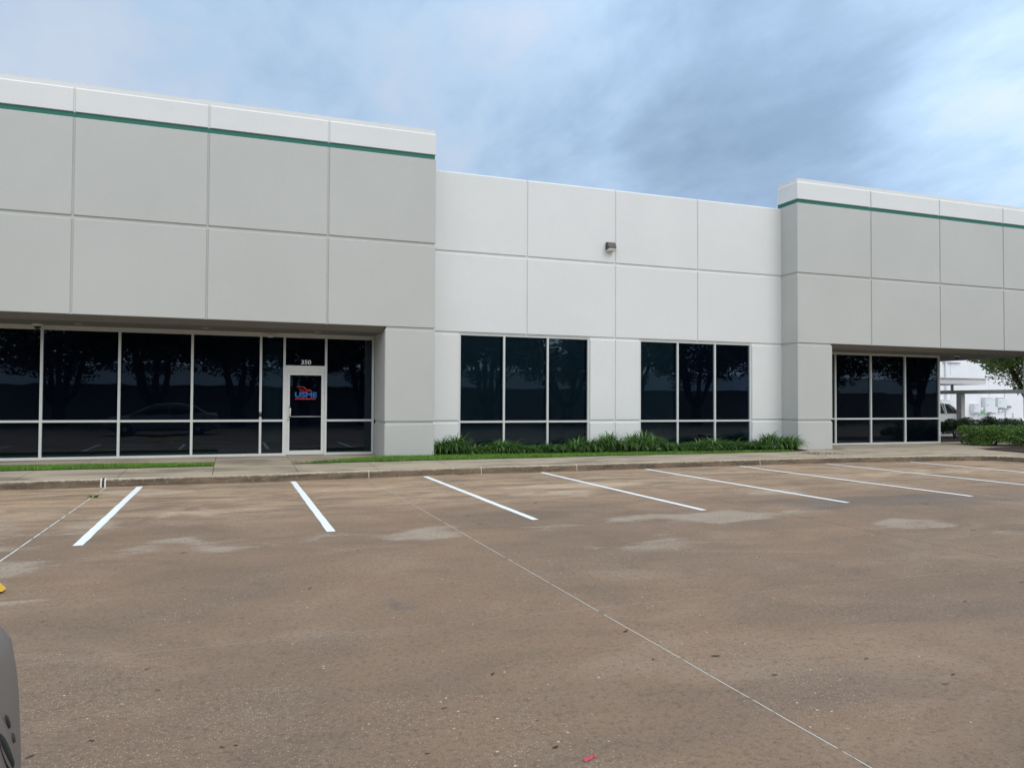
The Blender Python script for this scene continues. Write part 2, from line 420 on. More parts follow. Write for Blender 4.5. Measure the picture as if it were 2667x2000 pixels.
# ------------------------------------------------------------------ numbers
YA, YB, YS = 18.5, 19.22, 20.0
ZT, ZGB, ZGT, ZG1, ZL, ZM, ZTB = 8.4375, 7.690, 7.78, 5.562, 3.4354, 1.105, 7.66
GW = .060                                   # width of the reveals
SOF = 3.31
XC, XCL = 4.765, 3.507
XR0, XRC, XR9, XR8 = 16.0, 17.32, 27.7, 26.85
cx = [(-40,15.74),(-3.8,15.76),(.7,15.82),(3,16.02),(4.5,16.16),(7.5,16.22),(13,16.32),(15.8,16.26),(18.5,15.98),(19.6,15.84)]
def cy(x):
    for (a, p), (b, q) in zip(cx, cx[1:]):
        if x <= b: k = (x-a)/(b-a); return p+(q-p)*max(k, 0)
    return 15.84
def gh(x, y):                              # height of the paved platform
    return .150+max(0, min(y-16.0, 2.5))*.032

# ------------------------------------------------------------------ setting: ground, lot, kerb, walks
g = MB(); g.add([(-900,-900,-.03),(900,-900,-.03),(900,900,-.03),(-900,900,-.03)], [(0,1,2,3)])
tag(g.build('ground', M['turf']), kind='structure')

def vnoise(x, y, seed, sc):
    rs = np.random.RandomState(seed); G = rs.rand(256, 256)
    x = x*sc+100; y = y*sc+100; xi = np.floor(x).astype(int); yi = np.floor(y).astype(int); fx = x-xi; fy = y-yi
    fx = fx*fx*(3-2*fx); fy = fy*fy*(3-2*fy)
    a = G[xi%256, yi%256]; b = G[(xi+1)%256, yi%256]; c = G[xi%256, (yi+1)%256]; d = G[(xi+1)%256, (yi+1)%256]
    return (a*(1-fx)+b*fx)*(1-fy)+(c*(1-fx)+d*fx)*fy
def make_lot():
    xs = np.concatenate([np.arange(-60, -8, 2.0), np.arange(-8, 24, .12), np.arange(24, 75, 2.0)])
    ys = np.concatenate([np.arange(-26, 0, 2.0), np.arange(0, 17.0, .12)])
    X, Y = np.meshgrid(xs, ys); nx, ny = len(xs), len(ys)
    V = np.stack([X.ravel(), Y.ravel(), np.zeros(nx*ny)], 1)
    idx = np.arange(nx*ny).reshape(ny, nx)
    F = np.stack([idx[:-1,:-1], idx[:-1,1:], idx[1:,1:], idx[1:,:-1]], -1).reshape(-1, 4)
    me = bpy.data.meshes.new('parking_lot'); me.from_pydata(V.tolist(), [], F.tolist()); me.materials.append(M['lot']); me.update()
    wx = X+(vnoise(X, Y, 1, 1.3)-.5)*1.1; wy = Y+(vnoise(X, Y, 2, 1.6)-.5)*.8
    def blob(l):
        o = np.zeros_like(X)
        for x, y, rx, ry, k in l: o += k*np.exp(-((((wx-x)/rx)**2+((wy-y)/ry)**2)**1.3))
        return np.clip(o, 0, 1.3)
    wear = blob([(-.35,9.2,.85,.30,.95),(-.9,8.8,.45,.2,.5),(-1.95,8.45,.6,.42,1.0),(-.25,11.5,.5,.35,.8),(.6,12.0,.7,.3,.6),(-3.0,11.0,1.2,1.6,.7),(-1.3,14.6,1.4,.5,.6),(3.6,14.9,1.2,.3,.5),(7.0,14.9,1.6,.4,.7),(10.8,15.0,1.8,.5,.7),(14.5,15.2,2.0,.4,.7),(6.4,13.4,1.4,.35,.7),(1.2,13.5,.8,.25,.5),(-.2,10.7,.8,.25,.55),(2.25,9.15,.7,.28,1.0),(1.2,9.05,.7,.2,.6),
                 (4.5,7.6,1.0,.45,.65),(3.9,9.4,.7,.3,.7),(5.6,9.1,1.3,.30,.75),(7.2,9.3,1.6,.35,.85),(8.4,7.7,.8,.26,.95),(9.6,6.7,1.0,.35,.5),(5.6,12.4,1.1,.35,.9),(4.9,13.4,1.2,.35,.7),(3.0,13.2,.7,.5,.6),
                 (9.2,11.6,1.5,.6,.8),(8.2,13.6,1.8,.7,.6),(13.5,13.6,2.2,.7,.7),(12.0,12.2,1.2,.4,.6),(16.5,13.6,1.5,.6,.7),(2.2,14.3,1.0,.4,.8),(.3,14.8,1.2,.25,.5),(-2.0,14.6,.8,.3,.6),(-3.4,12.8,.8,.8,.5),
                 (-2.0,7.0,.5,.20,1.1),(-1.85,7.75,.4,.3,.8),(-3.0,9.5,1.0,.6,.8),(-1.6,11.2,.4,1.2,.7)])
    warm = np.clip((Y-10.2)/3.0, 0, 1)*(.55+.7*(vnoise(X*.6, Y, 3, .8)))
    warm += blob([(-.2,11.7,1.3,.9,.5),(3.6,12.8,1.8,1.2,.4),(-3.2,13.5,1.5,1.5,.35),(.4,2.6,.9,.5,.3),(1.9,3.0,.4,.3,.3)])
    dark = blob([(9.4,9.9,1.5,.5,1.0),(11.2,9.4,1.6,.6,.6),(1.1,6.0,.10,.35,.9),(1.25,5.7,.30,.10,.7),(3.2,3.5,1.1,.7,.55),(5.0,4.5,1.3,.6,.4),(5.9,3.2,1.4,.9,.6),(2.0,12.6,1.2,.35,.45),(.5,13.6,.8,.3,.5),(4.0,15.3,1.4,.35,.7),
                 (3.4,14.4,.8,.5,.4),(7.2,10.4,1.6,.5,.4),(1.0,10.4,1.5,.4,.35),(.2,12.6,1.0,.4,.35),(13,9.5,2.5,1.0,.4),(-1.2,13.2,.5,1.0,.4),(11.2,14.6,1.4,.4,.4),(8.2,6.6,1.4,.8,.35)])
    shell = blob([(4.0,6.6,1.6,.9,.9),(-.9,4.6,1.0,1.0,.9),(-.2,6.4,.6,.4,.6),(4.3,4.6,1.0,.5,.7),(2.9,3.3,.9,.4,.7),(5.6,4.5,.9,.5,.6),(.3,3.9,1.2,.8,.6),(5.2,8.4,1.3,.6,.4),(1.5,7.6,1.2,.8,.3),(1.4,3.4,1.6,.5,.4)])
    for n, a in (('wear', wear), ('warm', np.clip(warm, 0, 1)), ('dark', dark), ('shell', shell)):
        at = me.attributes.new(n, 'FLOAT', 'POINT'); at.data.foreach_set('value', a.ravel().astype(np.float32))
    o = bpy.data.objects.new('parking_lot', me); COL.objects.link(o); tag(o, kind='structure')
make_lot()

def poly_path():
    pts = []
    x = -30.0
    while x < 19.55: pts.append((x, cy(x))); x += .25
    for k in range(0, 10):                 # rounded corner where the kerb turns towards the camera
        a = R(90-k*10); pts.append((19.6+.95*math.cos(a), 15.84-.95+.95*math.sin(a)))
    y = 14.7
    while y > 8: pts.append((20.56, y)); y -= .3
    return pts
PATH = poly_path()
def make_kerb():
    prof = [(0,-.02),(.012,.05),(.022,.105),(.036,.133),(.062,.148),(.11,.153),(.165,.151),(.165,-.02)]
    b = MB(); rs = random.Random(3)
    P = [Vector((x, y, 0)) for x, y in PATH]; rings = []
    for i, p in enumerate(P):
        d = (P[min(i+1, len(P)-1)]-P[max(i-1, 0)]).normalized(); n = Vector((-d.y, d.x, 0))
        rings.append([p+n*(o+rs.uniform(-.004,.004)*(z > .03))+Vector((0,0,z+rs.uniform(-.0025,.0025)*(z > .03))) for o, z in prof])
    K = len(prof); gaps = [-2.2, 2.72, 5.25, 7.62, 12.9]
    vs = [v for r in rings for v in r]
    fs = []
    for i in range(len(rings)-1):
        for k in range(K-1): fs.append((i*K+k, (i+1)*K+k, (i+1)*K+k+1, i*K+k+1))
    b.add(vs, fs)
    b.m = 1
    for gx in gaps:                        # pale sealant lips beside each joint
        y = cy(gx)
        wd = .014 if gx < 0 else .006
        for dx in ((-.034, .034) if gx < 0 else (0,)):
            vv = []; ff = []
            for j, (o, z) in enumerate(prof[:-1]):
                for sx in (-wd, wd): vv.append((gx+dx+sx, y+o-.006, z+.005))
            for j in range(len(prof)-2): ff.append((2*j, 2*j+1, 2*j+3, 2*j+2))
            b.add(vv, ff)
        b.m = 2
        if gx < 0:
            vv = []; ff = []
            for j, (o, z) in enumerate(prof[:-1]):
                for sx in (-.018, .018): vv.append((gx+sx, y+o-.004, z+.0035))
            for j in range(len(prof)-2): ff.append((2*j, 2*j+1, 2*j+3, 2*j+2))
            b.add(vv, ff)
        b.m = 1
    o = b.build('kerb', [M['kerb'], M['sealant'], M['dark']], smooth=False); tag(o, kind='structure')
make_kerb()

def slab(b, x0, x1, yf, yb, gap=.006, z=None):
    """one paving slab; yf/yb front and back edge as functions or numbers"""
    F = yf if callable(yf) else (lambda x: yf); B = yb if callable(yb) else (lambda x: yb)
    x0 += gap; x1 -= gap
    n = max(1, int((x1-x0)/1.2)); xs = [x0+(x1-x0)*i/n for i in range(n+1)]
    vs = []; fs = []
    for x in xs:
        f_, b_ = F(x)+gap, B(x)-gap
        for y in (f_, b_): vs += [(x, y, gh(x, y) if z is None else z), (x, y, .02)]
    for i in range(n):
        a = i*4; c = a+4
        fs += [(a, c, c+2, a+2), (a+1, c+1, c, a), (a+2, c+2, c+3, a+3)]
    fs += [(0, 2, 3, 1), (n*4, n*4+1, n*4+3, n*4+2)]
    b.add(vs, fs)
def make_walk():
    base = MB()
    pts = [(x, y+.10) for x, y in PATH if x < 20.4 or y > 14.7]
    # dark bedding below the joints
    base.add([(-30,16.5,.10),(20.3,16.5,.10),(20.3,30,.10),(-30,30,.10)], [(0,1,2,3)])
    tag(base.build('bedding', M['mulch']), kind='structure')
    b = MB(); kf = lambda x: cy(x)+.160
    js = [-12,-10.35,-8.7,-7.05,-5.35,-3.65,-1.99,-.33,1.30,2.95,4.6,6.25,7.9,9.55,11.2,12.85,14.5,16.0,17.6,19.3]
    fb = lambda x: 17.46 if x < 1.3 else 17.60+min(max(x-1.3,0),9)*.022
    for a, c in zip(js, js[1:]): slab(b, a, c, kf, fb)
    slab(b, -.33, 1.30, 17.472, 18.44)                              # path to the door
    for a, c in zip([-12,-9.5,-6.2,-3.0,-.33,1.30,XCL-.0], [-9.5,-6.2,-3.0,-.33,1.30,XCL,XCL]):
        if c > a: slab(b, a, c, 18.44 if a > -.4 and c < 1.4 else 18.20 if a < -.4 else 18.44, YS+.06, z=.2315)
    # right-hand forecourt
    fr = lambda x: fb(x)
    for a, c in zip([15.3,17.6,19.3], [17.6,19.3,20.9]): slab(b, a, c, fr if a < 19 else 17.80, YS+.06)
    slab(b, 19.3, 22.3, 16.012, 17.79)
    for a, c in zip([20.9,23.2,25.4,27.6,30], [23.2,25.4,27.6,30,33]): slab(b, a, c, 17.81 if a < 22 else 17.95, 20.95 if a < 23 else 20.55)
    # corner piece following the rounded kerb
    poly = [(19.6+1.11*math.cos(R(90-k*10)), 14.89+1.11*math.sin(R(90-k*10))) for k in range(10)]+[(20.71,8),(22.3,8),(22.3,16.012)]
    b.add([(x, y, .1515) for x, y in poly], [tuple(range(len(poly)))[::-1]])
    o = b.build('pavement', M['walk']); tag(o, kind='structure')
make_walk()

# painted bay lines ------------------------------------------------------------
SX0 = -1.569
ends = [9.55, 9.58, 9.66, 9.72, 9.72, 9.70, 9.75, 9.75]
for i in range(-4, 8):
    x = SX0+2.743*i; e = ends[i] if 0 <= i else 9.6; s0 = cy(x)-.13
    b = MB(); rs = random.Random(i+50); n = 26; w = .052
    vs = []
    for k in range(n+1):
        y = e+(s0-e)*k/n; vs += [(x-w+rs.uniform(-.004,.004), y, .004), (x+w+rs.uniform(-.004,.004), y, .004)]
    b.add(vs, [(2*k, 2*k+1, 2*k+3, 2*k+2) for k in range(n)])
    tag(b.build('bay_line', M['stripe']), kind='structure')

# ------------------------------------------------------------------ building
GRP = None
bld = empty('office_building', (8, 19, .2), 'long office building with grey panelled blocks, white middle wall and dark glass', 'building')
X_, Z_, NY = (1,0,0), (0,0,1), (0,-1,0)
def tiles(b, xs, zs, yf, lastx=(.022,.022), topch=.022, botch=.022):
    """grid of raised panels. xs, zs: list of (lo, hi) spans"""
    for i, (x0, x1) in enumerate(xs):
        for (z0, z1, cb, ct) in zs:
            cl = lastx[0] if i == 0 else .013; cr = lastx[1] if i == len(xs)-1 else .013
            b.frustum((x0, yf, z0), X_, Z_, NY, x1-x0, z1-z0, .030, (cl, cr, cb, ct))
def spans(js, gw=.030, l=0, r=0):
    out = []
    for i, (a, c) in enumerate(zip(js, js[1:])):
        out.append((a+(gw/2 if i else l), c-(gw/2 if i < len(js)-2 else r)))
    return out
c_ = .018
UP = [(ZL, ZG1-GW, .012, c_), (ZG1, ZGB-.0, c_, c_)]

def block(js, colspans, side, xs_edge, name):
    """a projecting block: upper wall, white band, green stripe, columns. side=-1: left face visible, +1: right end"""
    x0, x1 = js[0], js[-1]
    up_ = MB()
    up_.box(x0+.03, x1-.03, YA+.03, YA+.90, ZL+.004, ZGB-.003)
    tiles(up_, spans(js), UP, YA, (.012, .012))
    for xx, nn in ((x0, -1), (x1, 1)):
        o = (xx, YA+.03, 0) if nn > 0 else (xx, YA+.90, 0); u = (0, 1, 0) if nn > 0 else (0, -1, 0)
        for z0, z1, cb, ct in UP:
            up_.frustum((o[0], o[1], z0), u, Z_, (nn, 0, 0), .87, z1-z0, .030, (0, .012, cb, ct) if nn > 0 else (.012, 0, cb, ct))
    w = up_.build('upper_wall', M['gray'], bld); tag(w, 'grey panelled upper wall of the %s block' % name)
    gb = MB(); gb.box(x0+.03, x1-.03, YA+.032, YA+.90, ZGB-.003+.006, ZGT+.022)
    tag(gb.build('green_stripe', M['green'], bld), 'green painted reveal below the parapet of the %s block' % name)
    wb = MB(); zt = ZT-.105
    wb.box(x0+.032, x1-.032, YA+.034, YA+.898, ZGT+.0225, ZT)
    tiles(wb, spans(js), [(ZGT+.024, zt, .006, .030)], YA, (.008, .008))
    for xx, nn in ((x0, -1), (x1, 1)):
        o = (xx, YA+.03) if nn > 0 else (xx, YA+.90); u = (0, 1, 0) if nn > 0 else (0, -1, 0)
        wb.frustum((o[0], o[1], ZGT+.024), u, Z_, (nn, 0, 0), .87, zt-ZGT-.024, .030, (0, .01, .006, .030) if nn > 0 else (.01, 0, .006, .030))
    tag(wb.build('parapet', M['white'], bld), 'white parapet band on top of the %s block' % name)
    for (a, c, y1) in colspans:
        cb = MB(); zf = .12
        cb.box(a+.03, c-.03, YA+.03, y1-.03, zf, ZL-.001)
        for z0, z1, cbt, ctp in ((zf, ZM-GW, .0, c_), (ZM, ZL-GW, c_, c_)):
            cb.frustum((a, YA, z0), X_, Z_, NY, c-a, z1-z0, .030, (.014, .014, cbt, ctp))
            cb.frustum((c, YA+.03, z0), (0,1,0), Z_, (1,0,0), y1-YA-.03, z1-z0, .030, (0, .0, cbt, ctp))
            cb.frustum((a, y1, z0), (0,-1,0), Z_, (-1,0,0), y1-YA-.03, z1-z0, .030, (.0, 0, cbt, ctp))
        tag(cb.build('column', M['gray'], bld), 'grey square column under the %s block' % name)
lj = [-30, -27.3, -24.6, -21.95, -19.3, -16.6, -13.95, -11.3, -8.6, -5.93, -3.25, -.556, 2.119, XC]
block(lj, [(XCL, XC, 19.9), (-30, -28.7, 19.9)], 1, None, 'left')
rj = [XR0, 18.882, 21.807, 24.73, XR9]
block(rj, [(XR0, XRC, 19.9), (26.46, XR9, 19.1)], -1, None, 'right')
# side return of the right block's overhang (towards the drive)
sb = MB(); sb.box(XR8-.25, XR8-.03, YA+.905, 24.6, ZL, ZT-.12); sb.box(XR8-1.2, XR8-.03, 23.4, 24.6, .12, ZL-.002); sb.box(23.55, XR8-.26, 24.35, 24.6, ZL, ZT-.12)
tag(sb.build('side_wall', M['gray'], bld), 'grey side wall of the right block above the corner overhang')

# middle wall
mj = [XC-.02, 7.508, 10.206, 12.946, XR0+.02]
mw = MB(); TH = .20
mw.box(XC-.3, XR0+.3, YB+.03, YB+TH, ZL-.02, ZTB)          # behind the upper rows
for a, c in ((XC-.3, 5.605), (9.42, 11.008), (14.898, XR0+.3)): mw.box(a, c, YB+.0302, YB+TH, .1, ZL-.0205)
for a, c in ((5.6055, 9.4195), (11.0085, 14.8975)): mw.box(a, c, YB+.0303, YB+TH, .1, .235)
tiles(mw, spans(mj), [(ZL, ZG1-GW, c_, c_), (ZG1, ZTB-.0, c_, .03)], YB, (0, 0))
for z0, z1, cb, ct in ((.1, ZM-GW, 0, c_), (ZM, ZL-GW, c_, c_)):
    for a, c in ((XC-.02, 5.605), (9.42, 10.206-.018), (10.206+.018, 11.008), (14.898, XR0+.02)):
        mw.frustum((a, YB, z0), X_, Z_, NY, c-a, z1-z0, .030, (.004 if a < 5 else .012, .012, cb, ct))
tag(mw.build('middle_wall', M['white'], bld), 'white panelled middle wall set back between the grey blocks')

# hull, roof and rooms behind the glass
hb = MB()
hb.box(-29.9, XR9-3.6, YS+5.0, YS+5.2, .1, 6.9); hb.box(-29.95, 23.4, YS+1.0, 60, 6.9, 7.1)
hb.box(-29.9, -29.7, YS, 60, .1, 6.9); hb.box(23.2, 23.4, YS+4.7, 60, .1, 6.9); hb.box(-29.9, 23.4, 59.8, 60, .1, 6.9)
hb.build('rear_walls', M['white'], bld)
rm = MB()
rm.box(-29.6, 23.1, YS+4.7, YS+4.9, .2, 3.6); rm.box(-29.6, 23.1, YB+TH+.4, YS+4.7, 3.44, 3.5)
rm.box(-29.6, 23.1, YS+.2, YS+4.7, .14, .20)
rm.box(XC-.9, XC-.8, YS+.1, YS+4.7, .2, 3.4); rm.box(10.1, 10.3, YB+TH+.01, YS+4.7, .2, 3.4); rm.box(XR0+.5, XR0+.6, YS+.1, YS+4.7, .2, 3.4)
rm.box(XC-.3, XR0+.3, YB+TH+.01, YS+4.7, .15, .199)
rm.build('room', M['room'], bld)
# soffits
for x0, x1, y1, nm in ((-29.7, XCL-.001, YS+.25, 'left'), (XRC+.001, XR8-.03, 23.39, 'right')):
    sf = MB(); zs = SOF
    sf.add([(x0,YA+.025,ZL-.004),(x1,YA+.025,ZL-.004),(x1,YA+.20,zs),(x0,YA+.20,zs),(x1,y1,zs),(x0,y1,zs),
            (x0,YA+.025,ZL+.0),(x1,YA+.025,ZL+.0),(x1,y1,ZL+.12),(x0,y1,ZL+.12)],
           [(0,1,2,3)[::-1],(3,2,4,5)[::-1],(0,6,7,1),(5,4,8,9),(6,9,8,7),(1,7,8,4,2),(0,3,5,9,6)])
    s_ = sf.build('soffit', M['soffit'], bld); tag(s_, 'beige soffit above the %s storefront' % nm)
    for lx in ((-8.2,-5.7,-3.23,-.59,1.98) if nm == 'left' else (20.35, 22.9, 25.0)):
        d = MB(); d.lathe((lx, 19.25, SOF), (0,0,-1), [(.125,-.03),(.125,.010),(.108,.014),(.10,.006)], 24); dl = d.build('downlight', M['soffit'], s_)
        d2 = MB(); d2.lathe((lx, 19.25, SOF), (0,0,-1), [(.095,-.01),(.095,.007),(.03,.010)], 20); d2.build('lamp_lens', M['lampoff'], s_)

# ---- glazing
def storefront(label, vx, y, z0, z1, zm, depth, mw_, doorx=None, blinds=(), fx=None):
    fr = MB(); hw = mw_/2; yf = y-depth/2; yb = y+depth/2
    x0, x1 = vx[0], vx[-1]
    for i, x in enumerate(vx):
        a, c = (x, x+mw_) if i == 0 else ((x-mw_, x) if i == len(vx)-1 else (x-hw, x+hw))
        fr.box(a, c, yf, yb, z0, z1)
    panes = []
    for i, (a, c) in enumerate(zip(vx, vx[1:])):
        l = a+(mw_ if i == 0 else hw); r = c-(mw_ if i == len(vx)-2 else hw)
        if doorx is not None and i == doorx: continue
        fr.box(l+.0005, r-.0005, yf+.003, yb-.003, z0, z0+.055)
        fr.box(l+.0005, r-.0005, yf+.003, yb-.003, z1-(.06 if fx is None else fx), z1)
        fr.box(l+.0005, r-.0005, yf+.003, yb-.003, zm-.026, zm+.026)
        panes += [(l, r, z0+.055, zm-.026, i), (l, r, zm+.026, z1-(.06 if fx is None else fx), i)]
    f_ = fr.build('window', M['frame'], bld); tag(f_, label)
    for (l, r, a, c, i) in panes:
        p = MB(); p.box(l, r, y-.003, y+.003, a, c); p.build('pane', M['winglass' if i in blinds else 'glass'], f_)
        if i in blinds:
            bl = MB(); z = a+.02+(.25 if (i == blinds[0] and c < 1.2) else 0)
            while z < c-.01:
                bl.add([(l+.03, y+.10, z), (r-.03, y+.10, z), (r-.03, y+.116, z+.014), (l+.03, y+.116, z+.014)], [(0,1,2,3)]); z += .0245
            bl.build('blind', M['blind'], f_)
    return f_
lv = [-29.6,-26.4,-23.2,-20.0,-16.8,-13.6,-10.43,-8.84,-7.25,-5.66,-4.07,-2.48,-.90,.68,1.245,2.27,XCL-.002]
zf = .2325
w1 = storefront('long dark glass storefront with pale aluminium mullions left of the left column', lv, YS, zf, SOF-.002, 1.107, .11, .056, doorx=14, blinds=(13,), fx=.105)
w4 = storefront('dark glass storefront under the right block', [XRC+.002, 18.81, 20.33, 21.86, 23.47], YS, zf-.002, SOF-.002, 1.095, .11, .056, fx=.075)
# return of the right storefront along the drive
sd = MB()
for yy in (YS+.06, YS+1.6, YS+3.1, 24.25): sd.box(23.36, 23.468, yy, yy+.05, zf, SOF-.003)
for zz in (zf, 1.07, SOF-.08): sd.box(23.363, 23.465, YS+.111, 24.25, zz, zz+.05)
s_ = sd.build('window', M['frame'], bld); tag(s_, 'side storefront facing the drive')
p = MB(); p.box(23.40, 23.406, YS+.11, 24.3, zf+.05, SOF-.08); p.build('pane', M['glass'], s_)
w2 = storefront('white framed dark three-bay window next to the left block', [5.606, 6.88, 8.155, 9.419], YB+.09, .236, ZL-.021, 1.073, .10, .052, blinds=(0,1,2), fx=.052)
w3 = storefront('white framed dark three-bay window next to the right block', [11.009, 12.30, 13.595, 14.897], YB+.09, .236, ZL-.021, 1.073, .10, .052, blinds=(0,), fx=.052)

# ---- door
def make_door():
    y = YS
    fr = MB()                       # frame, transom bar and head
    fr.box(1.2735, 2.2415, y-.052, y+.052, 2.425, 2.497); fr.box(1.2735, 2.2415, y-.052, y+.052, SOF-.107, SOF-.003)
    fr.box(1.215, 1.307, y-.062, y-.0555, zf, 2.425); fr.box(2.236, 2.285, y-.062, y-.0555, zf, 2.425); fr.box(1.307, 2.236, y-.06, y-.03, 2.335, 2.4245)
    f_ = fr.build('door_frame', M['doorm'], bld)
    p = MB(); p.box(1.2735, 2.2415, y-.003, y+.003, 2.4975, SOF-.1075); p.build('transom_pane', M['glass'], f_)
    text_mesh(None, '350', 1.655, y-.004, 2.535, .108, .242, M['vinyl'], 'number', f_, .012)
    d = MB(); ly = y-.045
    L, Rr, B, T = 1.310, 2.232, zf+.012, 2.332
    d.box(L, L+.072, ly, ly+.044, B, T); d.box(Rr-.072, Rr, ly, ly+.044, B, T)
    d.box(L+.0722, Rr-.0722, ly+.002, ly+.042, B, B+.105); d.box(L+.0722, Rr-.0722, ly+.002, ly+.042, T-.075, T)
    dr = d.build('door', M['doorm'], bld)
    p = MB(); p.box(L+.072, Rr-.072, y-.020, y-.014, B+.105, T-.075); p.build('pane', M['glass'], dr)
    hx = L+.085
    for hz in (1.44, 1.20):
        h = MB(); h.tube([(hx-.03, ly+.002, hz), (hx-.03, ly-.055, hz), (hx, ly-.06, hz)], .010, 8); h.build('handle_bracket', M['dark'], dr)
    h = MB(); h.tube([(hx, ly-.06, 1.215), (hx, ly-.06, 1.425)], .012, 10); h.build('handle', M['vinyl'], dr, True)
    h = MB(); h.tube([(L+.03, ly+.06, 1.205), (Rr-.03, ly+.06, 1.205)], .013, 8); h.tube([(L+.073, y-.024, 1.205), (Rr-.073, y-.024, 1.205)], .0075, 6); h.build('push_bar', M['doorm'], dr, True)
    h = MB(); h.lathe((L+.036, ly, 1.118), (0,-1,0), [(.018,-.004),(.018,.012),(.010,.016)], 16); h.build('lock', M['boxshade'], dr, True)
    h = MB(); h.box(2.20, 2.238, ly-.028, ly-.003, 2.33, 2.42); h.build('hinge', M['frame'], dr)
    # lettering on the door glass
    yg = y-.021; X = lambda a: 1.508+(a-270)*.000307; Zc = lambda q: 1.694+(1080-q)*.000330
    text_mesh(None, 'USME', X(270), yg, Zc(1085), .136, .545, M['logoblue'], 'logo_letters', dr, .035)
    bd = MB()
    def ribbon(pts, ws):
        vs = []
        for i, (a, q) in enumerate(pts):
            a0, q0 = pts[max(i-1,0)]; a1, q1 = pts[min(i+1,len(pts)-1)]; dx, dz = a1-a0, q1-q0; l = math.hypot(dx, dz) or 1
            nx, nz = -dz/l*ws[i]/2, dx/l*ws[i]/2
            for sg in (1, -1): vs += [(X(a+nx*sg), yg-.0048, Zc(q+nz*sg)), (X(a+nx*sg), yg-.0004, Zc(q+nz*sg))]
        n = len(pts); fs = []
        for i in range(n-1):
            k = i*4; m_ = k+4; fs += [(k, k+2, m_+2, m_), (k, m_, m_+1, k+1), (k+2, k+3, m_+3, m_+2)]
        bd.add(vs, fs)
    ribbon([(365,225),(450,262),(540,275),(760,270),(930,280),(1010,310),(1080,390),(1160,480),(1250,515),(1400,495),(1480,500),(1560,545),(1650,600)], [8,32,40,40,48,58,62,56,48,50,52,36,10])
    ribbon([(545,385),(640,430),(720,470),(820,488),(950,485),(1010,470)], [8,30,38,36,26,8])
    ribbon([(615,545),(720,590),(830,618),(960,620),(1080,600)], [8,28,36,30,8])
    ribbon([(1640,600),(1540,570),(1400,590),(1250,620),(1130,650),(1000,705),(900,745),(790,765)], [8,36,44,40,40,44,30,6])
    bd.build('bird_emblem', M['logored'], dr)
    tg = MB(); x = X(300)
    for wd, gp in ((38,5),(26,4),(34,5),(40,5),(30,4),(36,24),(40,5),(34,5),(28,4),(40,5),(36,4),(32,5),(40,5),(34,5),(30,5),(42,4),(36,6),(28,4),(40,5),(34,5),(38,5),(30,5),(40,5),(36,5),(40,5),(34,4),(38,5),(36,5),(40,5),(34,5),(38,5),(36,4),(40,5),(32,5),(40,5),(34,5),(40,5),(30,5),(40,5),(30,5)):
        if x+wd*.000307 > X(2045): break
        tg.box(x, x+wd*.000307, yg-.004, yg-.0005, Zc(1238), Zc(1152)); x += (wd+gp)*.000307
    tg.build('tagline', M['logored'], dr)
make_door()
rebase(bld)

# ------------------------------------------------------------------ small fixtures on the facade
t = empty('wall_light', (10.01, YB, 5.98), 'dark bronze wall pack light on the white wall beside the middle panel joint', 'wall light')
b = MB(); x0, x1 = 9.895, 10.135; z0, z1 = 5.905, 6.125; y0 = YB-.001
P_ = [(y0, z1), (y0-.10, z1-.002), (y0-.155, z1-.03), (y0-.20, z0+.07), (y0-.20, z0+.045), (y0, z0+.01)]
vs = [(x0, y, z) for y, z in P_]+[(x1, y, z) for y, z in P_]; n = len(P_)
b.add(vs, [tuple(range(n)), tuple(range(2*n-1, n-1, -1))]+[(i, n+i, n+(i+1)%n, (i+1)%n) for i in range(n)])
b.build('housing', M['bronze'], t)
b = MB(); P_ = [(y0-.003, z0+.008), (y0-.193, z0+.043), (y0-.17, z0-.012), (y0-.06, z0-.045)]
vs = [(x0+.018, y, z) for y, z in P_]+[(x1-.018, y, z) for y, z in P_]; n = 4
b.add(vs, [tuple(range(n)), tuple(range(2*n-1, n-1, -1))]+[(i, n+i, n+(i+1)%n, (i+1)%n) for i in range(n)])
b.build('lens', M['lens'], t); rebase(t)

def dome(x, y, z, label, k=1.0):
    t = empty('security_camera', (x, y, z), label, 'security camera', 'dome cameras under the soffits')
    b = MB(); b.lathe((x, y, z), (0,0,-1), [(.11*k,0),(.115*k,.012),(.10*k,.038),(.075*k,.05)], 20); b.build('base', M['frame'], t, True)
    b = MB(); b.lathe((x, y, z-.045), (0,0,-1), [(.072*k,0),(.070*k,.03),(.05*k,.062),(.02*k,.078)], 18); b.build('dome', M['dark'], t, True); rebase(t)
dome(-4.12, 19.75, SOF, 'dark dome camera with pale base under the left soffit', 1.0)
dome(24.05, 19.75, SOF, 'small dark dome camera under the right soffit near the open corner', .8)
t = empty('emergency_light', (1.805, 19.86, SOF), 'wide grey emergency light fixture under the soffit above the door', 'emergency light')
b = MB(); a, c = 1.60, 2.02
vs = []
for y in (19.80, 19.93): vs += [(a,y,SOF-.004),(c,y,SOF-.004),(c-.01,y,SOF-.05),(c-.09,y,SOF-.105),(a+.09,y,SOF-.105),(a+.01,y,SOF-.05)]
b.add(vs, [(0,1,2,3,4,5)[::-1],(6,7,8,9,10,11)]+[(i,(i+1)%6,(i+1)%6+6,i+6) for i in range(6)]); b.build('housing', M['frame'], t)
b = MB(); b.box(a+.10, c-.10, 19.792, 19.7995, SOF-.098, SOF-.070); b.box(a+.04, a+.10, 19.79, 19.7995, SOF-.06, SOF-.03); b.box(c-.10, c-.04, 19.79, 19.7995, SOF-.06, SOF-.03); b.build('lens', M['lens'], t); rebase(t)
t = empty('motion_sensor', (.895, 19.88, SOF), 'small beige box shaped sensor under the soffit left of the door', 'sensor')
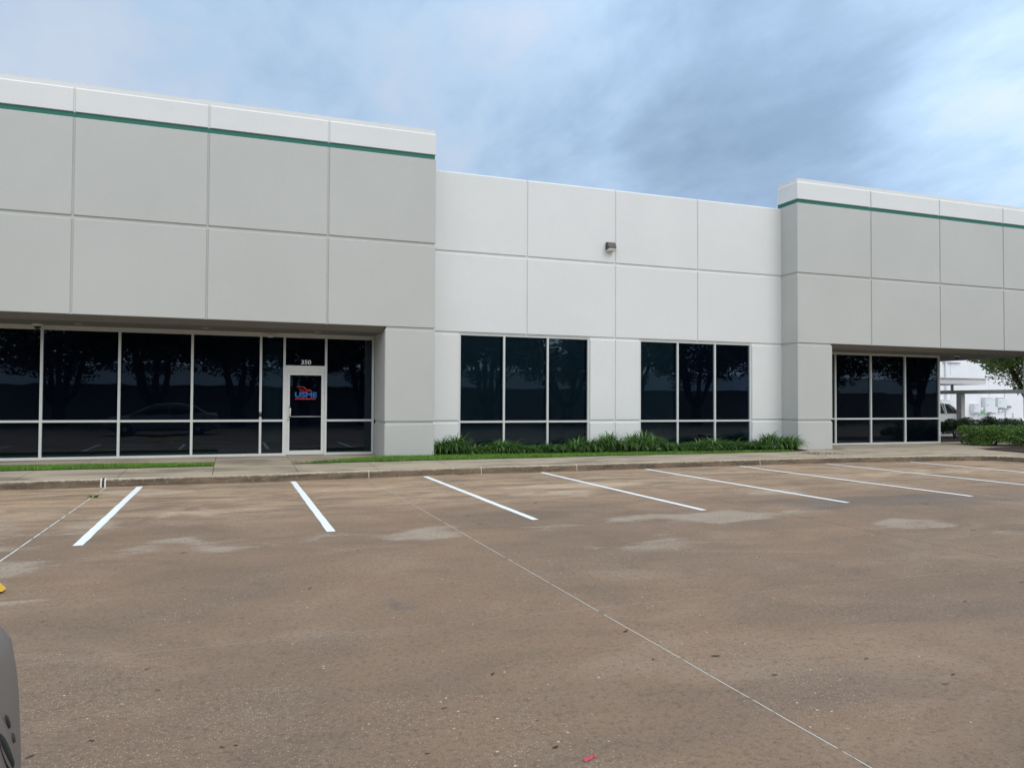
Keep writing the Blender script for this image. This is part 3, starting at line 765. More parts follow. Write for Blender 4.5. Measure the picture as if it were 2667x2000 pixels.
b = MB(); b.bbox(.832, .958, 19.82, 19.92, SOF-.125, SOF-.02, .01); b.box(.86, .93, 19.84, 19.90, SOF-.021, SOF-.0005); b.build('housing', M['lens'], t)
b = MB(); b.lathe((.895, 19.82, SOF-.07), (0,-1,0), [(.035,0),(.032,.012),(.01,.02)], 14); b.build('eye', M['frame'], t, True); rebase(t)
t = empty('card_reader', (.68, YS-.055, 1.26), 'small black card reader on the mullion left of the door', 'card reader')
b = MB(); b.bbox(.650, .712, YS-.075, YS-.056, 1.205, 1.325, .006); b.build('housing', M['dark'], t)
b = MB(); b.box(.664, .698, YS-.0785, YS-.0755, 1.28, 1.305); b.build('keypad', M['boxshade'], t); rebase(t)

# ------------------------------------------------------------------ lawn strips and planting bed
def lawn(name, poly, label, seed, dens=2600):
    b = MB(); b.add([(x, y, gh(x, y)+.012) for x, y in poly], [tuple(range(len(poly)))])
    b.add([(x, y, gh(x, y)+.012) for x, y in poly]+[(x, y, .08) for x, y in poly], [(i, (i+1)%len(poly), (i+1)%len(poly)+len(poly), i+len(poly)) for i in range(len(poly))])
    tag(b.build('turf', M['turf']), kind='structure')
    rs = random.Random(seed); gb = MB()
    xs = [p[0] for p in poly]; ys = [p[1] for p in poly]
    area = (max(xs)-min(xs))*(max(ys)-min(ys)); n = int(area*dens)
    def inside(x, y):
        c = False; j = len(poly)-1
        for i in range(len(poly)):
            xi, yi = poly[i]; xj, yj = poly[j]
            if (yi > y) != (yj > y) and x < (xj-xi)*(y-yi)/(yj-yi)+xi: c = not c
            j = i
        return c
    for _ in range(n):
        x = rs.uniform(min(xs), max(xs)); y = rs.uniform(min(ys), max(ys))
        if not inside(x, y): continue
        z = gh(x, y)+.010; a = rs.uniform(0, 6.28); h = rs.uniform(.04, .08); w = rs.uniform(.004, .007); lx, ly = rs.gauss(0, .02), rs.gauss(0, .02)
        dx, dy = math.cos(a)*w, math.sin(a)*w
        gb.add([(x-dx, y-dy, z), (x+dx, y+dy, z), (x+lx, y+ly, z+h)], [(0,1,2)])
    o = gb.build(name, M['grass']); tag(o, label, 'grass', kind='stuff')
lawn('lawn_grass', [(-9,17.49),(-.35,17.49),(-.35,17.86),(-2.3,18.08),(-9,18.17)], 'short green lawn strip between the walk and the storefront at the left', 1)
lawn('lawn_grass', [(1.34,17.62),(4.4,17.70),(9.5,17.80),(15.3,17.80),(15.3,17.95),(12,18.10),(6,18.45),(4.7,18.50),(3.5,18.50),(2.81,18.25),(1.7,17.72)], 'short green lawn strip in front of the strap-leaved planting row', 2)
b = MB(); pl = [(4.78,18.5),(6,18.46),(12,18.12),(15.3,17.96),(15.98,18.0),(15.98,19.25),(4.78,19.25)]
b.add([(x, y, gh(x, y)+.016) for x, y in pl], [tuple(range(len(pl)))]); tag(b.build('planting_bed', M['mulch']), kind='structure')

def leaf_clump(seed, n=120, L=.62, lean=(.0,-.12)):
    rs = random.Random(seed); b = MB()
    for _ in range(n):
        a = rs.uniform(0, 2*math.pi); r0 = rs.uniform(0, .10); x, y = math.cos(a)*r0, math.sin(a)*r0
        a2 = a+rs.gauss(0, .5); dx, dy = math.cos(a2), math.sin(a2)
        l = L*rs.uniform(.65, 1.12); w = rs.uniform(.009, .015); th = R(rs.uniform(58, 86)); droop = rs.uniform(1.5, 3.2)
        px, py, pz = x, y, 0.0; vs = []; k = 7; step = l/k
        sx, sy = -dy, dx
        for i in range(k+1):
            t = i/k; ww = w*(1-t**2.2)*(0.75+.5*math.sin(t*3.1))+.0008
            vs += [(px-sx*ww, py-sy*ww, pz), (px+sx*ww, py+sy*ww, pz)]
            ang = th-droop*t**1.25
            px += (dx*math.cos(ang)+lean[0]*t)*step; py += (dy*math.cos(ang)+lean[1]*t)*step; pz = max(pz+math.sin(ang)*step, .012)
        b.add(vs, [(2*i, 2*i+1, 2*i+3, 2*i+2) for i in range(k)])
    return b
protos = []
for i in range(4):
    o = leaf_clump(100+i, 125, .60, (.10, -.14)).build('strap_leaf_clump', M['lily']); protos.append(o)
rs = random.Random(11); used = set()
def clump(x, y, s, sz, label):
    i = rs.randrange(4); o = protos[i] if i not in used else protos[i].copy()
    if i in used: COL.objects.link(o)
    used.add(i)
    o.location = (x, y, gh(x, y)+.012); o.scale = (s, s, sz); o.rotation_euler = (0, 0, rs.uniform(-.5, .5))
    tag(o, label, 'plant', 'strap-leaved clumps in the planting row')
x = 5.05
while x < 15.95:
    k = (x-4.8)/11.2
    front = 18.74-.62*k if x > 5.6 else 18.80
    # taller before the piers, lower before the glass
    if x < 5.7: hgt, lab = 1.12, 'dark green strap-leaved clump at the left end of the row against the grey column'
    elif x < 9.25: hgt, lab = .86, 'low strap-leaved green clump in front of the left white framed window'
    elif x < 11.4: hgt, lab = 1.16, 'tall strap-leaved green clump in front of the white pier between the two windows'
    elif x < 14.6: hgt, lab = .80, 'low strap-leaved green clump in front of the right white framed window'
    else: hgt, lab = 1.10, 'tall strap-leaved green clump at the right end of the row before the right block'
    hgt *= rs.choice((.72, .85, .95, 1.05, 1.2))
    clump(x, front+.10, 1.02*rs.uniform(.92, 1.08), hgt*.95, lab)
    if not used.issuperset(range(4)) or True: clump(x+.18, front+.42, 1.0, hgt*1.08, lab)
    x += rs.uniform(.27, .44)
# unused prototypes would sit at the origin: place any that are left
for i in range(4):
    if i not in used: bpy.data.objects.remove(protos[i])

# ------------------------------------------------------------------ shrubs and trees
def leaf_cloud(b, centre, rad, n, size, rs, hollow=.35, flat=1.0):
    cxx, cyy, cz = centre
    for _ in range(n):
        while True:
            u = Vector((rs.uniform(-1,1), rs.uniform(-1,1), rs.uniform(-1,1))); l = u.length
            if l < 1 and l > hollow and rs.random() < .3+.7*l: break
        p = Vector((cxx+u.x*rad[0], cyy+u.y*rad[1], cz+u.z*rad[2]))
        a = Vector((rs.gauss(0,1), rs.gauss(0,1), rs.gauss(0,.7))).normalized(); c = a.cross(Vector((rs.gauss(0,1), rs.gauss(0,1), rs.gauss(0,1)))).normalized()
        s = size*rs.uniform(.7, 1.3); w = s*.42
        b.add([p-a*s, p-c*w, p+a*s, p+c*w], [(0,1,2,3)])
def shrub(x, y, rx, ry, h, seed, label, mt, n=2600, size=.035, z0=None, trunk=False, grp=None):
    rs = random.Random(seed); z0 = gh(x, y)+.01 if z0 is None else z0
    t = empty('shrub', (x, y, z0), label, 'shrub', grp)
    b = MB(); zb = .30 if trunk else .0
    k = 16
    for i in range(k):
        a = rs.uniform(0, 6.28); r = rs.uniform(.2, .72)**.7
        zc = zb+(h-zb)*rs.uniform(.25, .80); sh = math.sqrt(max(.15, 1-((zc-zb)/(h-zb)-.45)**2*2.2))
        rr = rs.uniform(.30, .42)
        leaf_cloud(b, (x+math.cos(a)*r*rx*sh, y+math.sin(a)*r*ry*sh, z0+zc), (rx*rr, ry*rr, (h-zb)*.24), n//k, size, rs, .25)
    b.build('foliage', mt, t)
    s = MB()
    for i in range(6):
        a = rs.uniform(0, 6.28); q = rs.uniform(.25, .6)
        s.tube([(x, y, z0-.02), (x+math.cos(a)*rx*.12, y+math.sin(a)*ry*.12, z0+h*.2), (x+math.cos(a)*rx*q, y+math.sin(a)*ry*q, z0+h*.62)], [.035, .022, .010], 6)
    s.build('stem', M['bark'], t, True); rebase(t)
HG = 'clipped shrubs beside the drive'
shrub(27.05, 22.3, .95, .75, .92, 21, 'small open shrub with bare forked stems next to the storefront corner', M['bushdark'], 4500, .042, .16, True, HG)
shrub(28.55, 22.6, 1.05, .8, .95, 22, 'dark green shrub behind the front hedge, below the canopy post', M['bushdark'], 6500, .042, .16, False, HG)
shrub(30.1, 22.7, 1.1, .8, .88, 23, 'dark green shrub in the back row below the utility boxes', M['bushdark'], 6500, .042, .16, False, HG)
shrub(31.7, 22.4, 1.1, .8, .66, 24, 'low dark shrub in the back row partly behind the bright hedge', M['bushdark'], 4500, .042, .16, False, HG)
shrub(24.15, 18.5, 1.15, 1.0, .78, 25, 'bright green bushy shrub at the left end of the front hedge', M['bush'], 9000, .036, .16, False, HG)
shrub(25.4, 17.9, 1.0, .95, .78, 26, 'bright green bushy shrub of the front hedge at the right edge', M['bush'], 9000, .036, .16, False, HG)
shrub(26.9, 18.6, 1.1, .95, .86, 27, 'green shrub behind the front hedge at the far right', M['bush'], 7500, .036, .16, False, HG)
shrub(24.9, 16.9, .8, .7, .55, 28, 'low bright shrub in front of the hedge at the right edge', M['bush'], 4500, .034, .16, False, HG)
b = MB()
for pl in ([(21.85,17.75),(22.05,16.9),(22.32,15.9),(23.4,14.6),(30,14.6),(30,17.9),(24,17.94)], [(24.7,21.15),(26.4,20.75),(34,20.6),(34,24.2),(24.7,24.2)]):
    b.add([(x, y, .19+.0 if y < 19 else .2345) for x, y in pl], [tuple(range(len(pl)))])
    n = len(pl); b.add([(x, y, .19 if y < 19 else .2345) for x, y in pl]+[(x, y, .05) for x, y in pl], [(i, i+n, (i+1)%n+n, (i+1)%n) for i in range(n)])
tag(b.build('mulch_bed', M['mulch']), kind='structure')

def tree(name, x, y, h, r, seed, label, mt, n=9000, size=.12, zc=None, fork=True, grp=None, nb=14, z0=0.0, under=.42):
    rs = random.Random(seed); t = empty(name, (x, y, z0), label, 'tree', grp)
    s = MB(); th = h*under*.75; base = r*.060+.09
    s.tube([(x, y, z0-.1), (x+.03, y, z0+th*.35), (x-.04, y, z0+th*.7)], [base*1.35, base, base*.9], 10)
    tips = []
    for i in range(5):
        a = i*1.257+rs.uniform(-.35, .35); q = rs.uniform(.35, .6)
        p1 = (x+math.cos(a)*r*.16, y+math.sin(a)*r*.16, z0+th*1.15); p2 = (x+math.cos(a)*r*q*.7, y+math.sin(a)*r*q*.7, z0+h*.55); p3 = (x+math.cos(a)*r*q, y+math.sin(a)*r*q, z0+h*.78)
        s.tube([(x-.04, y, z0+th*.62), p1, p2, p3], [base*.62, base*.5, base*.28, base*.1], 8)
        for j in range(3):
            a2 = a+rs.uniform(-.9, .9); q2 = rs.uniform(.55, .95); s.tube([p2, (x+math.cos(a2)*r*q2, y+math.sin(a2)*r*q2, z0+h*rs.uniform(.5, .85))], [base*.2, base*.05], 6)
    s.build('trunk', M['bark'], t, True)
    b = MB(); cz = z0+h*(under+1)/2; rz = h*(1-under)/2
    for i in range(nb*3):
        while True:
            u = Vector((rs.uniform(-1,1), rs.uniform(-1,1), rs.uniform(-1,1)))
            if .3 < u.length < .95: break
        c = (x+u.x*r*.85, y+u.y*r*.85, cz+u.z*rz*.85); k = rs.uniform(.16, .30)
        leaf_cloud(b, c, (r*k, r*k, rz*k*1.1), n//(nb*3), size, rs, .1)
    b.build('crown', mt, t); rebase(t)
    return t
tree('shade_tree', 36.4, 25.2, 6.6, 3.9, 31, 'leafy green tree at the right edge in front of the white far building', M['treeleaf'], 42000, .08, under=.28, nb=30, z0=.1)

# ------------------------------------------------------------------ far side of the drive, seen through the corner overhang
b = MB(); b.add([(23.5,23.9,.158),(90,23.9,.158),(90,62,.158),(23.5,62,.158)], [(0,1,2,3)]); tag(b.build('driveway', M['asphalt']), kind='structure')
t = empty('far_building', (48, 36, .1), 'white windowless building wall across the drive at the right', 'building')
b = MB(); b.box(34, 85, 36.05, 60, .1, 7.2)
js = [34, 39.6, 43.3, 46.7, 50.4, 54, 57.6, 61.2, 64.8, 68.4, 72, 75.6, 79.2, 85]
for a, c in zip(js, js[1:]): b.frustum((a+.02, 36.02, .1), X_, Z_, NY, c-a-.04, 7.1, .02, (.012,.012,0,.01), .03)
b.build('wall', M['farwhite'], t)
b = MB(); b.tube([(42.8,35.93,.2),(42.8,35.93,4.15),(42.8,36.0,4.35)], .055, 8); b.box(42.6,44.1,35.9,36.0,4.25,4.33); b.build('downspout', M['farwhite'], t, True)
b = MB(); b.tube([(48.15,35.97,.3),(48.15,35.97,2.7)], .03, 6); b.tube([(48.9,35.97,.3),(48.9,35.97,1.05)], .045, 6); b.build('conduit', M['boxgrey'], t, True)
rebase(t)
def ubox(x0, x1, z0, z1, d, label, face=True, tagc=None, name='utility_box', mtt=None):
    t = empty(name, ((x0+x1)/2, 36, z0), label, 'utility box', 'utility boxes on the far white wall')
    b = MB(); b.bbox(x0, x1, 36.0-d, 35.998, z0, z1, .015); b.build('housing', mtt or M['boxgrey'], t)
    if face:
        q = MB(); w = x1-x0; q.box(x0+w*.04, x0+w*.70, 36.0-d-.012, 36.0-d-.001, z0+.07, z1-.06); q.build('cover', M['boxgrey'], t)
        q = MB(); q.box(x0+w*.04, x0+w*.70, 36.0-d-.016, 36.0-d-.001, z1-.055, z1-.03); q.box(x0+w*.10, x0+w*.66, 36.0-d-.016, 36.0-d-.001, z0+.03, z0+.055); q.build('shade_strip', M['boxshade'], t)  # flat dark strips painted in as shadow lines above and below the cover
        q = MB(); q.box(x0+w*.18, x0+w*.24, 36.0-d-.03, 36.0-d-.0125, z0+(z1-z0)*.5, z0+(z1-z0)*.5+.05); q.build('latch', M['dark'], t)
    rebase(t); return t
ubox(44.95, 45.52, 1.02, 1.62, .30, 'grey metering box with a rounded hood, leftmost on the far wall')
ubox(46.02, 46.92, 1.02, 2.03, .25, 'tall grey cabinet in the middle of the far wall')
ubox(47.15, 48.00, 1.33, 2.05, .25, 'upper right grey cabinet on the far wall')
ubox(46.72, 47.22, 1.03, 1.43, .22, 'small grey box between the two cabinets', False)
ubox(46.52, 47.22, .57, .99, .22, 'square grey box lowest of the group on the far wall')
ubox(47.40, 47.68, 1.10, 1.26, .15, 'tiny pale junction box below the right cabinet', False, mtt=M['farwhite'])
ubox(42.2, 43.25, 1.10, 1.87, .22, 'wide grey box above the parked white car')
t = empty('water_meter', (45.72, 35.9, 1.2), 'round meter with a green tag hanging under it on the far wall', 'meter')
b = MB(); b.lathe((45.66, 36, 1.28), (0,-1,0), [(.13,0),(.13,.16),(.09,.20),(.02,.21)], 16); b.box(45.72, 45.95, 35.82, 35.999, 1.08, 1.38); b.build('dial', M['frame'], t, True)
b = MB(); b.box(45.60, 45.92, 35.80, 35.812, .98, 1.08); b.add([(45.64,35.80,.98),(45.88,35.80,.98),(45.80,35.80,.90),(45.74,35.80,.88)], [(0,1,2,3)[::-1]]); b.build('tag', M['tagreen'], t); rebase(t)
t = empty('wall_floodlight', (48.3, 35.9, 1.42), 'small dark grey floodlight on a curved conduit at the right of the boxes', 'light')
b = MB(); b.frustum((48.08, 35.80, 1.35), X_, Z_, NY, .42, .16, .05, (.04,.04,.03,.03), .12); b.build('head', M['boxshade'], t)
b = MB(); b.tube([(48.25,35.88,1.36),(48.15,35.93,1.22),(47.95,35.95,1.15),(47.70,35.95,1.14)], .025, 6); b.build('arm', M['boxgrey'], t, True); rebase(t)

# canopy over the far parking
t = empty('car_canopy', (30.5, 24.9, .15), 'flat white parking canopy with a steel beam and one post beside the drive', 'canopy')
b = MB(); b.box(25.2, 30.94, 24.0, 33.5, 2.46, 2.70); b.box(25.15, 30.99, 23.95, 33.55, 2.701, 2.735); b.build('roof', M['farwhite'], t)
b = MB(); b.box(30.42, 30.60, 19.2, 38.0, 2.055, 2.215); b.build('beam', M['steel'], t)
b = MB(); b.box(30.41, 30.64, 24.78, 25.02, .15, 2.054); b.build('post', M['steel'], t)
b = MB(); b.box(30.40, 30.47, 25.2, 25.3, 2.216, 2.459); b.box(30.40, 30.47, 32, 32.1, 2.216, 2.459); b.build('bracket', M['steel'], t); rebase(t)

# ------------------------------------------------------------------ cars
def car(name, loc, rz, label, paint, kind='sedan', group=None):
    """built with the tail at x=0 and the nose at x=-L, centred on y=0"""
    t = empty(name, loc, label, 'car', group, rz)
    if kind == 'sedan':
        L, W = 4.85, .915; top = [(0,.60),(.03,.74),(.06,.90),(.10,.985),(.20,1.035),(.75,1.07),(1.1,1.04),(2.2,.98),(3.3,.965),(3.7,.94),(4.3,.86),(4.6,.78),(4.78,.66),(4.85,.52)]
        cab = [(.62,1.06,.70),(1.05,1.30,.64),(1.55,1.43,.60),(2.3,1.455,.61),(2.75,1.40,.62),(3.25,1.20,.68),(3.72,.955,.76)]
    else:
        L, W = 4.6, .90; top = [(0,.62),(.03,.80),(.06,.95),(.10,1.0),(.25,1.02),(.8,1.02),(1.1,1.01),(2.2,.98),(3.2,.96),(3.4,.95),(4.1,.86),(4.4,.78),(4.55,.66),(4.6,.52)]
        cab = [(.13,1.0,.74),(.30,1.30,.66),(.52,1.47,.60),(1.2,1.53,.61),(2.3,1.50,.62),(2.75,1.33,.66),(3.35,.955,.76)]
    def ev(tab, d, k=1):
        for p, q in zip(tab, tab[1:]):
            if d <= q[0]: f = (d-p[0])/(q[0]-p[0]); return p[k]+(q[k]-p[k])*f
        return tab[-1][k]
    def wid(d, c=.42):
        e = min(d, L-d)
        return W*(1 if e >= c else (1-(1-max(e,0)/c)**2.5)**(1/2.5)*1.0 if e > 0 else .001) if False else W*((1-(1-min(1, max(e, 0)/c))**2.6)**(1/2.6) if e > 0 else .02)
    ds = [0,.004,.012,.025,.045,.07,.10,.14,.19,.25,.33,.42,.6,.8,1.1,1.5,2,2.5,3,3.4,3.8,4.1]+[L-q for q in (.42,.33,.25,.19,.14,.10,.07,.045,.025,.012,.004,0)]
    ds = sorted(set(ds)); b = MB(); vs = []; K = 0
    for d in ds:
        w = wid(d); zt = ev(top, d); e = min(d, L-d); zb = .22+.10*max(0, 1-e/.5)
        sec = [(0, zt+.02), (.55*w, zt+.012), (.82*w, zt-.012), (.93*w, zt-.05), (.975*w, zt-.12), (w*.995, zt-(zt-zb)*.34), (w, zt-(zt-zb)*.55), (w*.985, zb+.14), (w*.95, zb+.03), (w*.86, zb), (0, zb-.01)]
        K = len(sec)*2-2
        ring = sec+[(-a, z) for a, z in sec[-2:0:-1]]
        vs += [(-d, a, z) for a, z in ring]
    n = len(ds)
    b.add(vs, [(i*K+k, i*K+(k+1)%K, (i+1)*K+(k+1)%K, (i+1)*K+k) for i in range(n-1) for k in range(K)]+[tuple(range(K-1,-1,-1)), tuple((n-1)*K+k for k in range(K))])
    if kind == 'sedan': b.mi = [1 if (j < (n-1)*K and ds[j//K] < .7 and 5 <= min(j%K, K-1-j%K) ) else 0 for j in range(len(b.f))]  # lower tail faces take the darker grey: bumper shadow put into the colour
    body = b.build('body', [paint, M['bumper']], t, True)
    # glasshouse
    g_ = MB(); vs = []; m_ = len(cab); Kc = 6
    for d, z, w in cab:
        zl = min(z, ev(top, d)-.03)
        vs += [(-d, -W*.90, zl), (-d, -w, z-.03), (-d, -w*.6, z+.0), (-d, w*.6, z), (-d, w, z-.03), (-d, W*.90, zl)]
    g_.add(vs, [(i*Kc+k, i*Kc+(k+1)%Kc, (i+1)*Kc+(k+1)%Kc, (i+1)*Kc+k) for i in range(m_-1) for k in range(Kc)]); g_.build('windows', M['carglass'], t, True)
    r_ = MB(); mid = cab[1:-2]; vs = []
    for d, z, w in mid: vs += [(-d, -w-.012, z-.055), (-d, -w-.006, z-.02), (-d, -w*.6, z+.014), (-d, w*.6, z+.014), (-d, w+.006, z-.02), (-d, w+.012, z-.055)]
    r_.add(vs, [(i*6+k, i*6+k+1, (i+1)*6+k+1, (i+1)*6+k) for i in range(len(mid)-1) for k in range(5)])
    r_.build('roof', paint, t, True)
    pil = MB()
    def side_pt(d, f, s):
        z = ev(cab, d, 1); w = ev(cab, d, 2); zl = min(z, ev(top, d)-.03)
        return (-d, s*(W*.90+(w-W*.90)*f+.008), zl+(z-.03-zl)*f)
    for s in (-1, 1):
        cols = [(cab[0][0]+.02, cab[1][0]+.05, .10), (cab[3][0]-.15, cab[3][0]-.1, .07), (cab[-1][0]-.05, cab[-3][0]+.05, .06)]
        if kind != 'sedan': cols.append((.98, .92, .08))
        for d0, d1, w in cols:
            p0, p1 = side_pt(d0, .0, s), side_pt(d1, .97, s)
            pil.tube([p0, p1], w*.36, 6)
    pil.build('pillar', paint, t)
    for s in (-1, 1):
        for d in (.98, L-.95):
            wl = MB(); wl.lathe((-d, s*(W-.20), .325), (0, s, 0), [(.325,0),(.33,.03),(.33,.18),(.30,.215),(.20,.218)], 24); wh = wl.build('wheel', M['tyre'], t, True)
            rmn = MB(); rmn.lathe((-d, s*(W-.20), .325), (0, s, 0), [(.21,.19),(.215,.222),(.16,.21),(.05,.225)], 20); rmn.build('rim', M['rim'], wh, True)
            ar = MB(); ar.lathe((-d, s*(W-.005), .335), (0, s, 0), [(.375,-.05),(.375,.0),(.33,.006)], 26); ar.build('wheel_arch', M['bumper'], t, True)
        hl = MB(); hl.frustum((-L+.20, s*.62-.13, .58), (0,1,0), Z_, (-1,0,.25), .26, .12, .03, (.03,)*4, .12); hl.build('headlight', M['frame'], t)
        mr = MB(); mr.frustum((-cab[-1][0]+.32, s*(W*.98)+(0 if s > 0 else -.14), .98), (0,1,0), Z_, (1,0,0), .14, .11, .03, (.02,)*4, .10); mr.build('mirror', paint, t)
    # tail lamps and rear bumper details
    for s in ((-1, 1) if kind != 'sedan' else ()):
        tl = MB(); pts = [(.055,.80),(.11,.88),(.18,.94),(.26,.985)]
        vs = []
        for d, _ in pts: w = wid(d)*.995+.006; vs += [(-d, s*w, .80), (-d, s*w, .90)]
        tl.add(vs, [(2*i, 2*i+2, 2*i+3, 2*i+1) for i in range(len(pts)-1)]); tl.build('tail_light', M['red'] if kind != 'sedan' else paint, t)
    return t, wid, W, L

def corner_details(t):
    """small dark recessed slot with two marks on the tail of the silver car"""
    prof = [(.62,.004),(.74,.03),(.90,.06),(.985,.10)]
    def dz(z):
        for (a, p), (c, q) in zip(prof, prof[1:]):
            if z <= c: return p+(q-p)*max(0, (z-a)/(c-a))
        return .10
    def patch(cy_, cz_, ry, rz_, off, mt, name, tilt=0.0, N=20):
        ring = []; inner = []
        for k in range(N):
            a = 2*math.pi*k/N
            for lst, q, o in ((ring, 1, off-.004), (inner, .8, off)):
                yy = cy_+(ry*math.cos(a)+tilt*math.sin(a))*q; zz = cz_+rz_*math.sin(a)*q
                lst.append((-dz(zz)+o+.004, yy, zz))
        b = MB(); b.add(ring+inner, [(k, (k+1)%N, (k+1)%N+N, k+N) for k in range(N)]+[tuple(range(N, 2*N))]); b.build(name, mt, t, True)
    patch(.325, .775, .034, .075, .004, M['silver'], 'badge_plate', -.014)
    patch(.312, .760, .013, .052, .008, M['darklamp'], 'lock_slot', -.022)
    patch(.352, .815, .010, .020, .008, M['darklamp'], 'mark', -.006)
    patch(.368, .768, .008, .014, .008, M['wood'], 'mark')
t, wid, W, L = car('silver_car', (-.474, 1.86, 0), 0, 'silver grey car whose rear bumper corner juts in at the lower left edge', M['silver'], 'sedan')
corner_details(t)
t2, *_ = car('parked_car', (12.0, -4.2, 0), 0, 'silver sedan mirrored in the glass of the left white framed window', M['rim'], 'sedan')
t3, *_ = car('white_wagon', (33.25, 27.9, .158), 0, 'white wagon parked under the canopy in front of the far white wall', M['whitecar'], 'wagon')

# yellow wheel stop end at the left edge
t = empty('wheel_stop', (-1.9, 7.45, 0), 'yellow plastic block end poking in at the left edge of the lot', 'wheel stop')
b = MB(); x0, x1, y0, y1 = -2.9, -1.78, 7.40, 7.52
b.add([(x0,y0,.02),(x1+.02,y0,.02),(x1+.02,y1,.02),(x0,y1,.02),(x0,y0+.02,.085),(x1-.03,y0+.02,.085),(x1-.03,y1-.02,.085),(x0,y1-.02,.085)], [(3,2,1,0),(4,5,6,7),(0,1,5,4),(1,2,6,5),(2,3,7,6),(3,0,4,7)]); b.build('block', M['yellow'], t)
b = MB(); b.box(x0+.05, x0+.25, y0+.02, y1-.02, 0.001, .0195); b.box(x1-.30, x1-.10, y0+.02, y1-.02, .001, .0195); b.build('foot', M['dark'], t); rebase(t)

# ------------------------------------------------------------------ fallen leaves, weeds, litter
LV = [(2.62,4.77,.07),(2.5,4.2,.04),(1.47,4.29,.05),(1.07,3.9,.045),(1.44,3.29,.05),(.86,3.43,.03),(3.04,3.72,.05),(4.05,3.37,.05),(3.87,3.27,.055),(-.83,4.0,.055),(-.6,4.09,.04),(.04,3.81,.03),(-.02,3.81,.035),(-.45,5.06,.05),(-.36,4.67,.04),(.65,6.75,.05),(-1.26,6.38,.04),(-.45,8.75,.07),(5.05,5.02,.04),(7.87,8.2,.06),(1.47,3.59,.02),(3.08,9.53,.06),(3.13,10.25,.07),(4.56,11.26,.09),(6.06,6.74,.05),(6.73,4.89,.06),(5.63,4.57,.05),(3.78,3.76,.05),(8.9,7.1,.08),(10.5,9.2,.09),(2.9,11.2,.05),(1.3,8.3,.05),(.1,6.0,.03),(5.6,6.0,.04),(7.2,6.1,.05)]
rs = random.Random(5); lp = []
for k in range(4):
    b = MB(); q = random.Random(k); wv = [q.uniform(-.1,.1) for _ in range(7)]
    vs = []
    for i in range(7):
        tt = i/6; w = .20*math.sin(math.pi*tt)**.8+.01; zc = .02+.16*(tt-.5)**2+.03*q.random()
        vs += [(tt-.5, -w+wv[i]*.2, zc+.07), (tt-.5, wv[i]*.3, zc), (tt-.5, w+wv[i]*.2, zc+.09)]
    b.add(vs, [(3*i+j, 3*i+j+1, 3*i+j+4, 3*i+j+3) for i in range(6) for j in range(2)]); o = b.build('fallen_leaf', M['brown']); lp.append(o)
for n, (x, y, s) in enumerate(LV):
    o = lp[n] if n < 4 else lp[n%4].copy()
    if n >= 4: COL.objects.link(o)
    o.location = (x, y, .003); o.scale = (s*.85, s*rs.uniform(.35, .7), s*.45); o.rotation_euler = (0, 0, rs.uniform(-.6, .9))
    tag(o, 'small dry brown leaf '+('far out on the lot near the white bay lines' if y > 7.9 else 'in the middle of the bare lot' if y > 4.7 else 'near the lower left of the lot' if x < .3 else 'near the bottom edge left of the long pale joint' if x < 1.9 else 'in the lower right of the lot' if x > 3 else 'close to the long pale joint line'), 'leaf', 'dry leaves scattered over the lot')
o = lp[0].copy(); o.data = lp[0].data.copy(); o.data.materials[0] = M['greenleaf']; COL.objects.link(o); o.name = 'fallen_leaf'; o.location = (2.91, 4.12, .003); o.scale = (.065, .045, .03); o.rotation_euler = (0, 0, -.2)
tag(o, 'dark green leaf lying right of the long pale joint line', 'leaf')
b = MB(); q = random.Random(9)
for k in range(5):
    x = -.030+.015*k; b.frustum((x, .0+q.uniform(-.004,.004)+k*.004, .002), X_, (0,1,0), Z_, .016, .018, .008, (.004,.004,.005,.005), .0085)
o = b.build('litter', M['pink']); o.location = (1.535, 3.12, .009); o.rotation_euler = (0, 0, .15); tag(o, 'crumpled pink scrap lying near the bottom edge of the lot', 'litter')
def weed(x, y, z, s, seed, label, n=40):
    b = leaf_clump(seed, n, s); o = b.build('weed', M['bush']); o.location = (x, y, z); tag(o, label, 'weed', 'weeds in the joints')
weed(-2.13, 14.2, .0, .075, 61, 'small weed tuft growing in the wide joint near the left bay line', 22)
weed(4.75, 16.12, .0, .07, 62, 'tiny green weed at the foot of the kerb between two bay lines', 14)

# wet mulch crumbs washed over the pavement before the right column
b = MB(); q = random.Random(17)
for _ in range(520):
    x = 15.2+abs(q.gauss(0, .9)); y = 17.25+q.gauss(0, .28)-(x-15.2)*.12
    if y < 16.5: continue
    s = q.uniform(.006, .022)*(1.1 if x < 16.4 else .6); a = q.uniform(0, 3.1); z = gh(x, y)+.002
    b.add([(x-math.cos(a)*s, y-math.sin(a)*s, z), (x+math.sin(a)*s*.4, y-math.cos(a)*s*.4, z), (x+math.cos(a)*s, y+math.sin(a)*s, z), (x-math.sin(a)*s*.4, y+math.cos(a)*s*.4, z+.008)], [(0,1,2,3)])
o = b.build('mulch_crumbs', M['mulch']); tag(o, 'dark wet mulch crumbs washed over the pavement before the right column', 'mulch', kind='stuff')

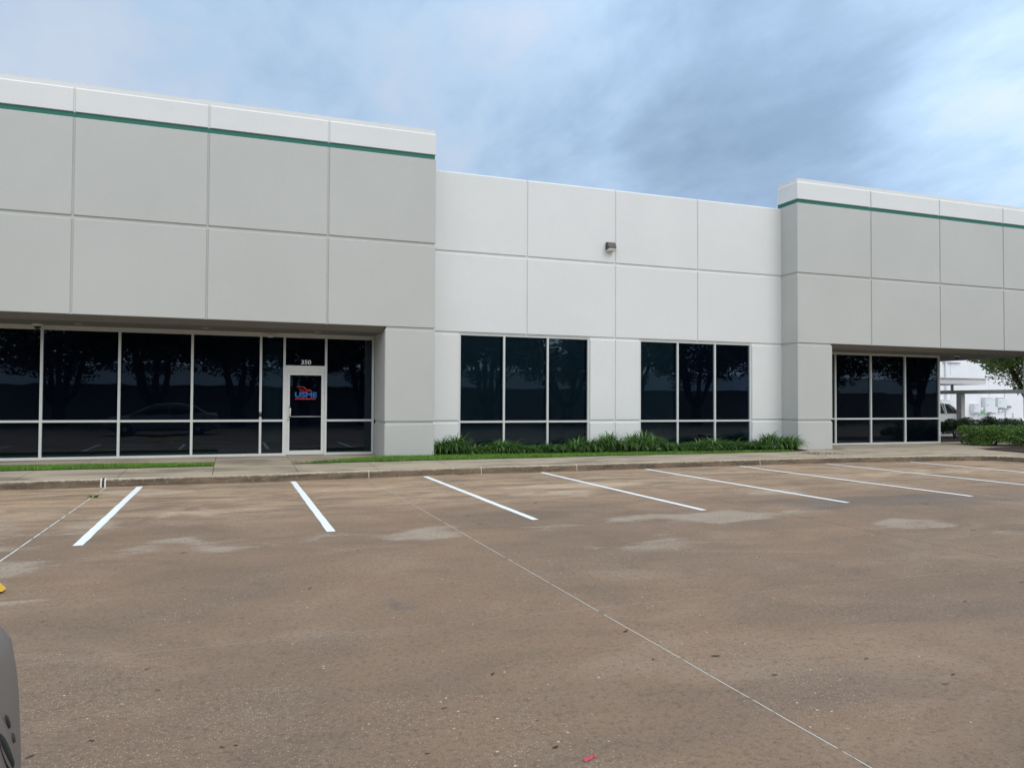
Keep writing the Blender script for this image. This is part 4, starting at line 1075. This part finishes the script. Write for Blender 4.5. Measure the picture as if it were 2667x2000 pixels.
# ------------------------------------------------------------------ what stands behind the camera (seen mirrored in the glass)
GT = 'live oaks mirrored in the window glass'
pro = tree('oak_tree', 0.4, -9.5, 9.0, 4.6, 41, 'dark spreading live oak seen only as a reflection in the dark glass', M['oak'], 12500, .15, under=.27, grp=GT, nb=22)
pro2 = tree('oak_tree', 8.2, -10.5, 8.4, 4.2, 42, 'dark spreading live oak seen only as a reflection in the dark glass', M['oak'], 11500, .15, under=.30, grp=GT, nb=20)
for i, x in enumerate((-9.5, -17, -4.3, 4.4, 12.2, 16.5, 22, 26.5, 33, 40, 47, 56, 66)):
    c = copy_tree((pro, pro2)[i%2]); c.location = (x, -10+(i*37%5)*.5-1, 0); c.rotation_euler = (0, 0, i*1.3); c.scale = (1, 1, .92+.05*(i%3))
    tag(c, 'dark live oak mirrored in the '+('left storefront left of the door' if x < 3 else 'glass near the door' if x < 6 else 'left white framed window' if x < 15 else 'right white framed window' if x < 24 else 'storefront under the right block'))
t = empty('boundary_wall', (20, -14, 0), 'long low brown wall behind the oaks, seen only mirrored in the glass', 'wall')
b = MB(); b.box(-45, 95, -14.2, -14, -.02, 2.5); b.build('panel', M['wallbrown'], t)
b = MB(); b.box(-45, 95, -14.25, -13.95, 2.501, 2.58); b.build('coping', M['wallbrown'], t); rebase(t)
b = MB(); b.add([(-60,-13.9,.02),(95,-13.9,.02),(95,-7.6,.02),(-60,-7.6,.02)], [(0,1,2,3)]); tag(b.build('verge', M['turf']), kind='structure')
t = empty('warehouse', (20, -45, 0), 'pale low warehouse behind the boundary wall, seen only mirrored in the glass', 'building')
b = MB(); b.box(-60, 110, -60, -45, 0, 5.2); b.build('wall', M['farwhite'], t)
rebase(t)
t = empty('light_pole', (-6.0, -8.2, 0), 'slim light pole mirrored in the storefront glass at the left', 'pole')
b = MB(); b.tube([(-6,-8.2,0),(-6,-8.2,9.2)], [.14,.09], 10); b.build('shaft', M['wood'], t, True)
b = MB(); b.box(-6.35,-5.65,-8.35,-8.05,9.2,9.32); b.build('lamp_head', M['dark'], t); rebase(t)
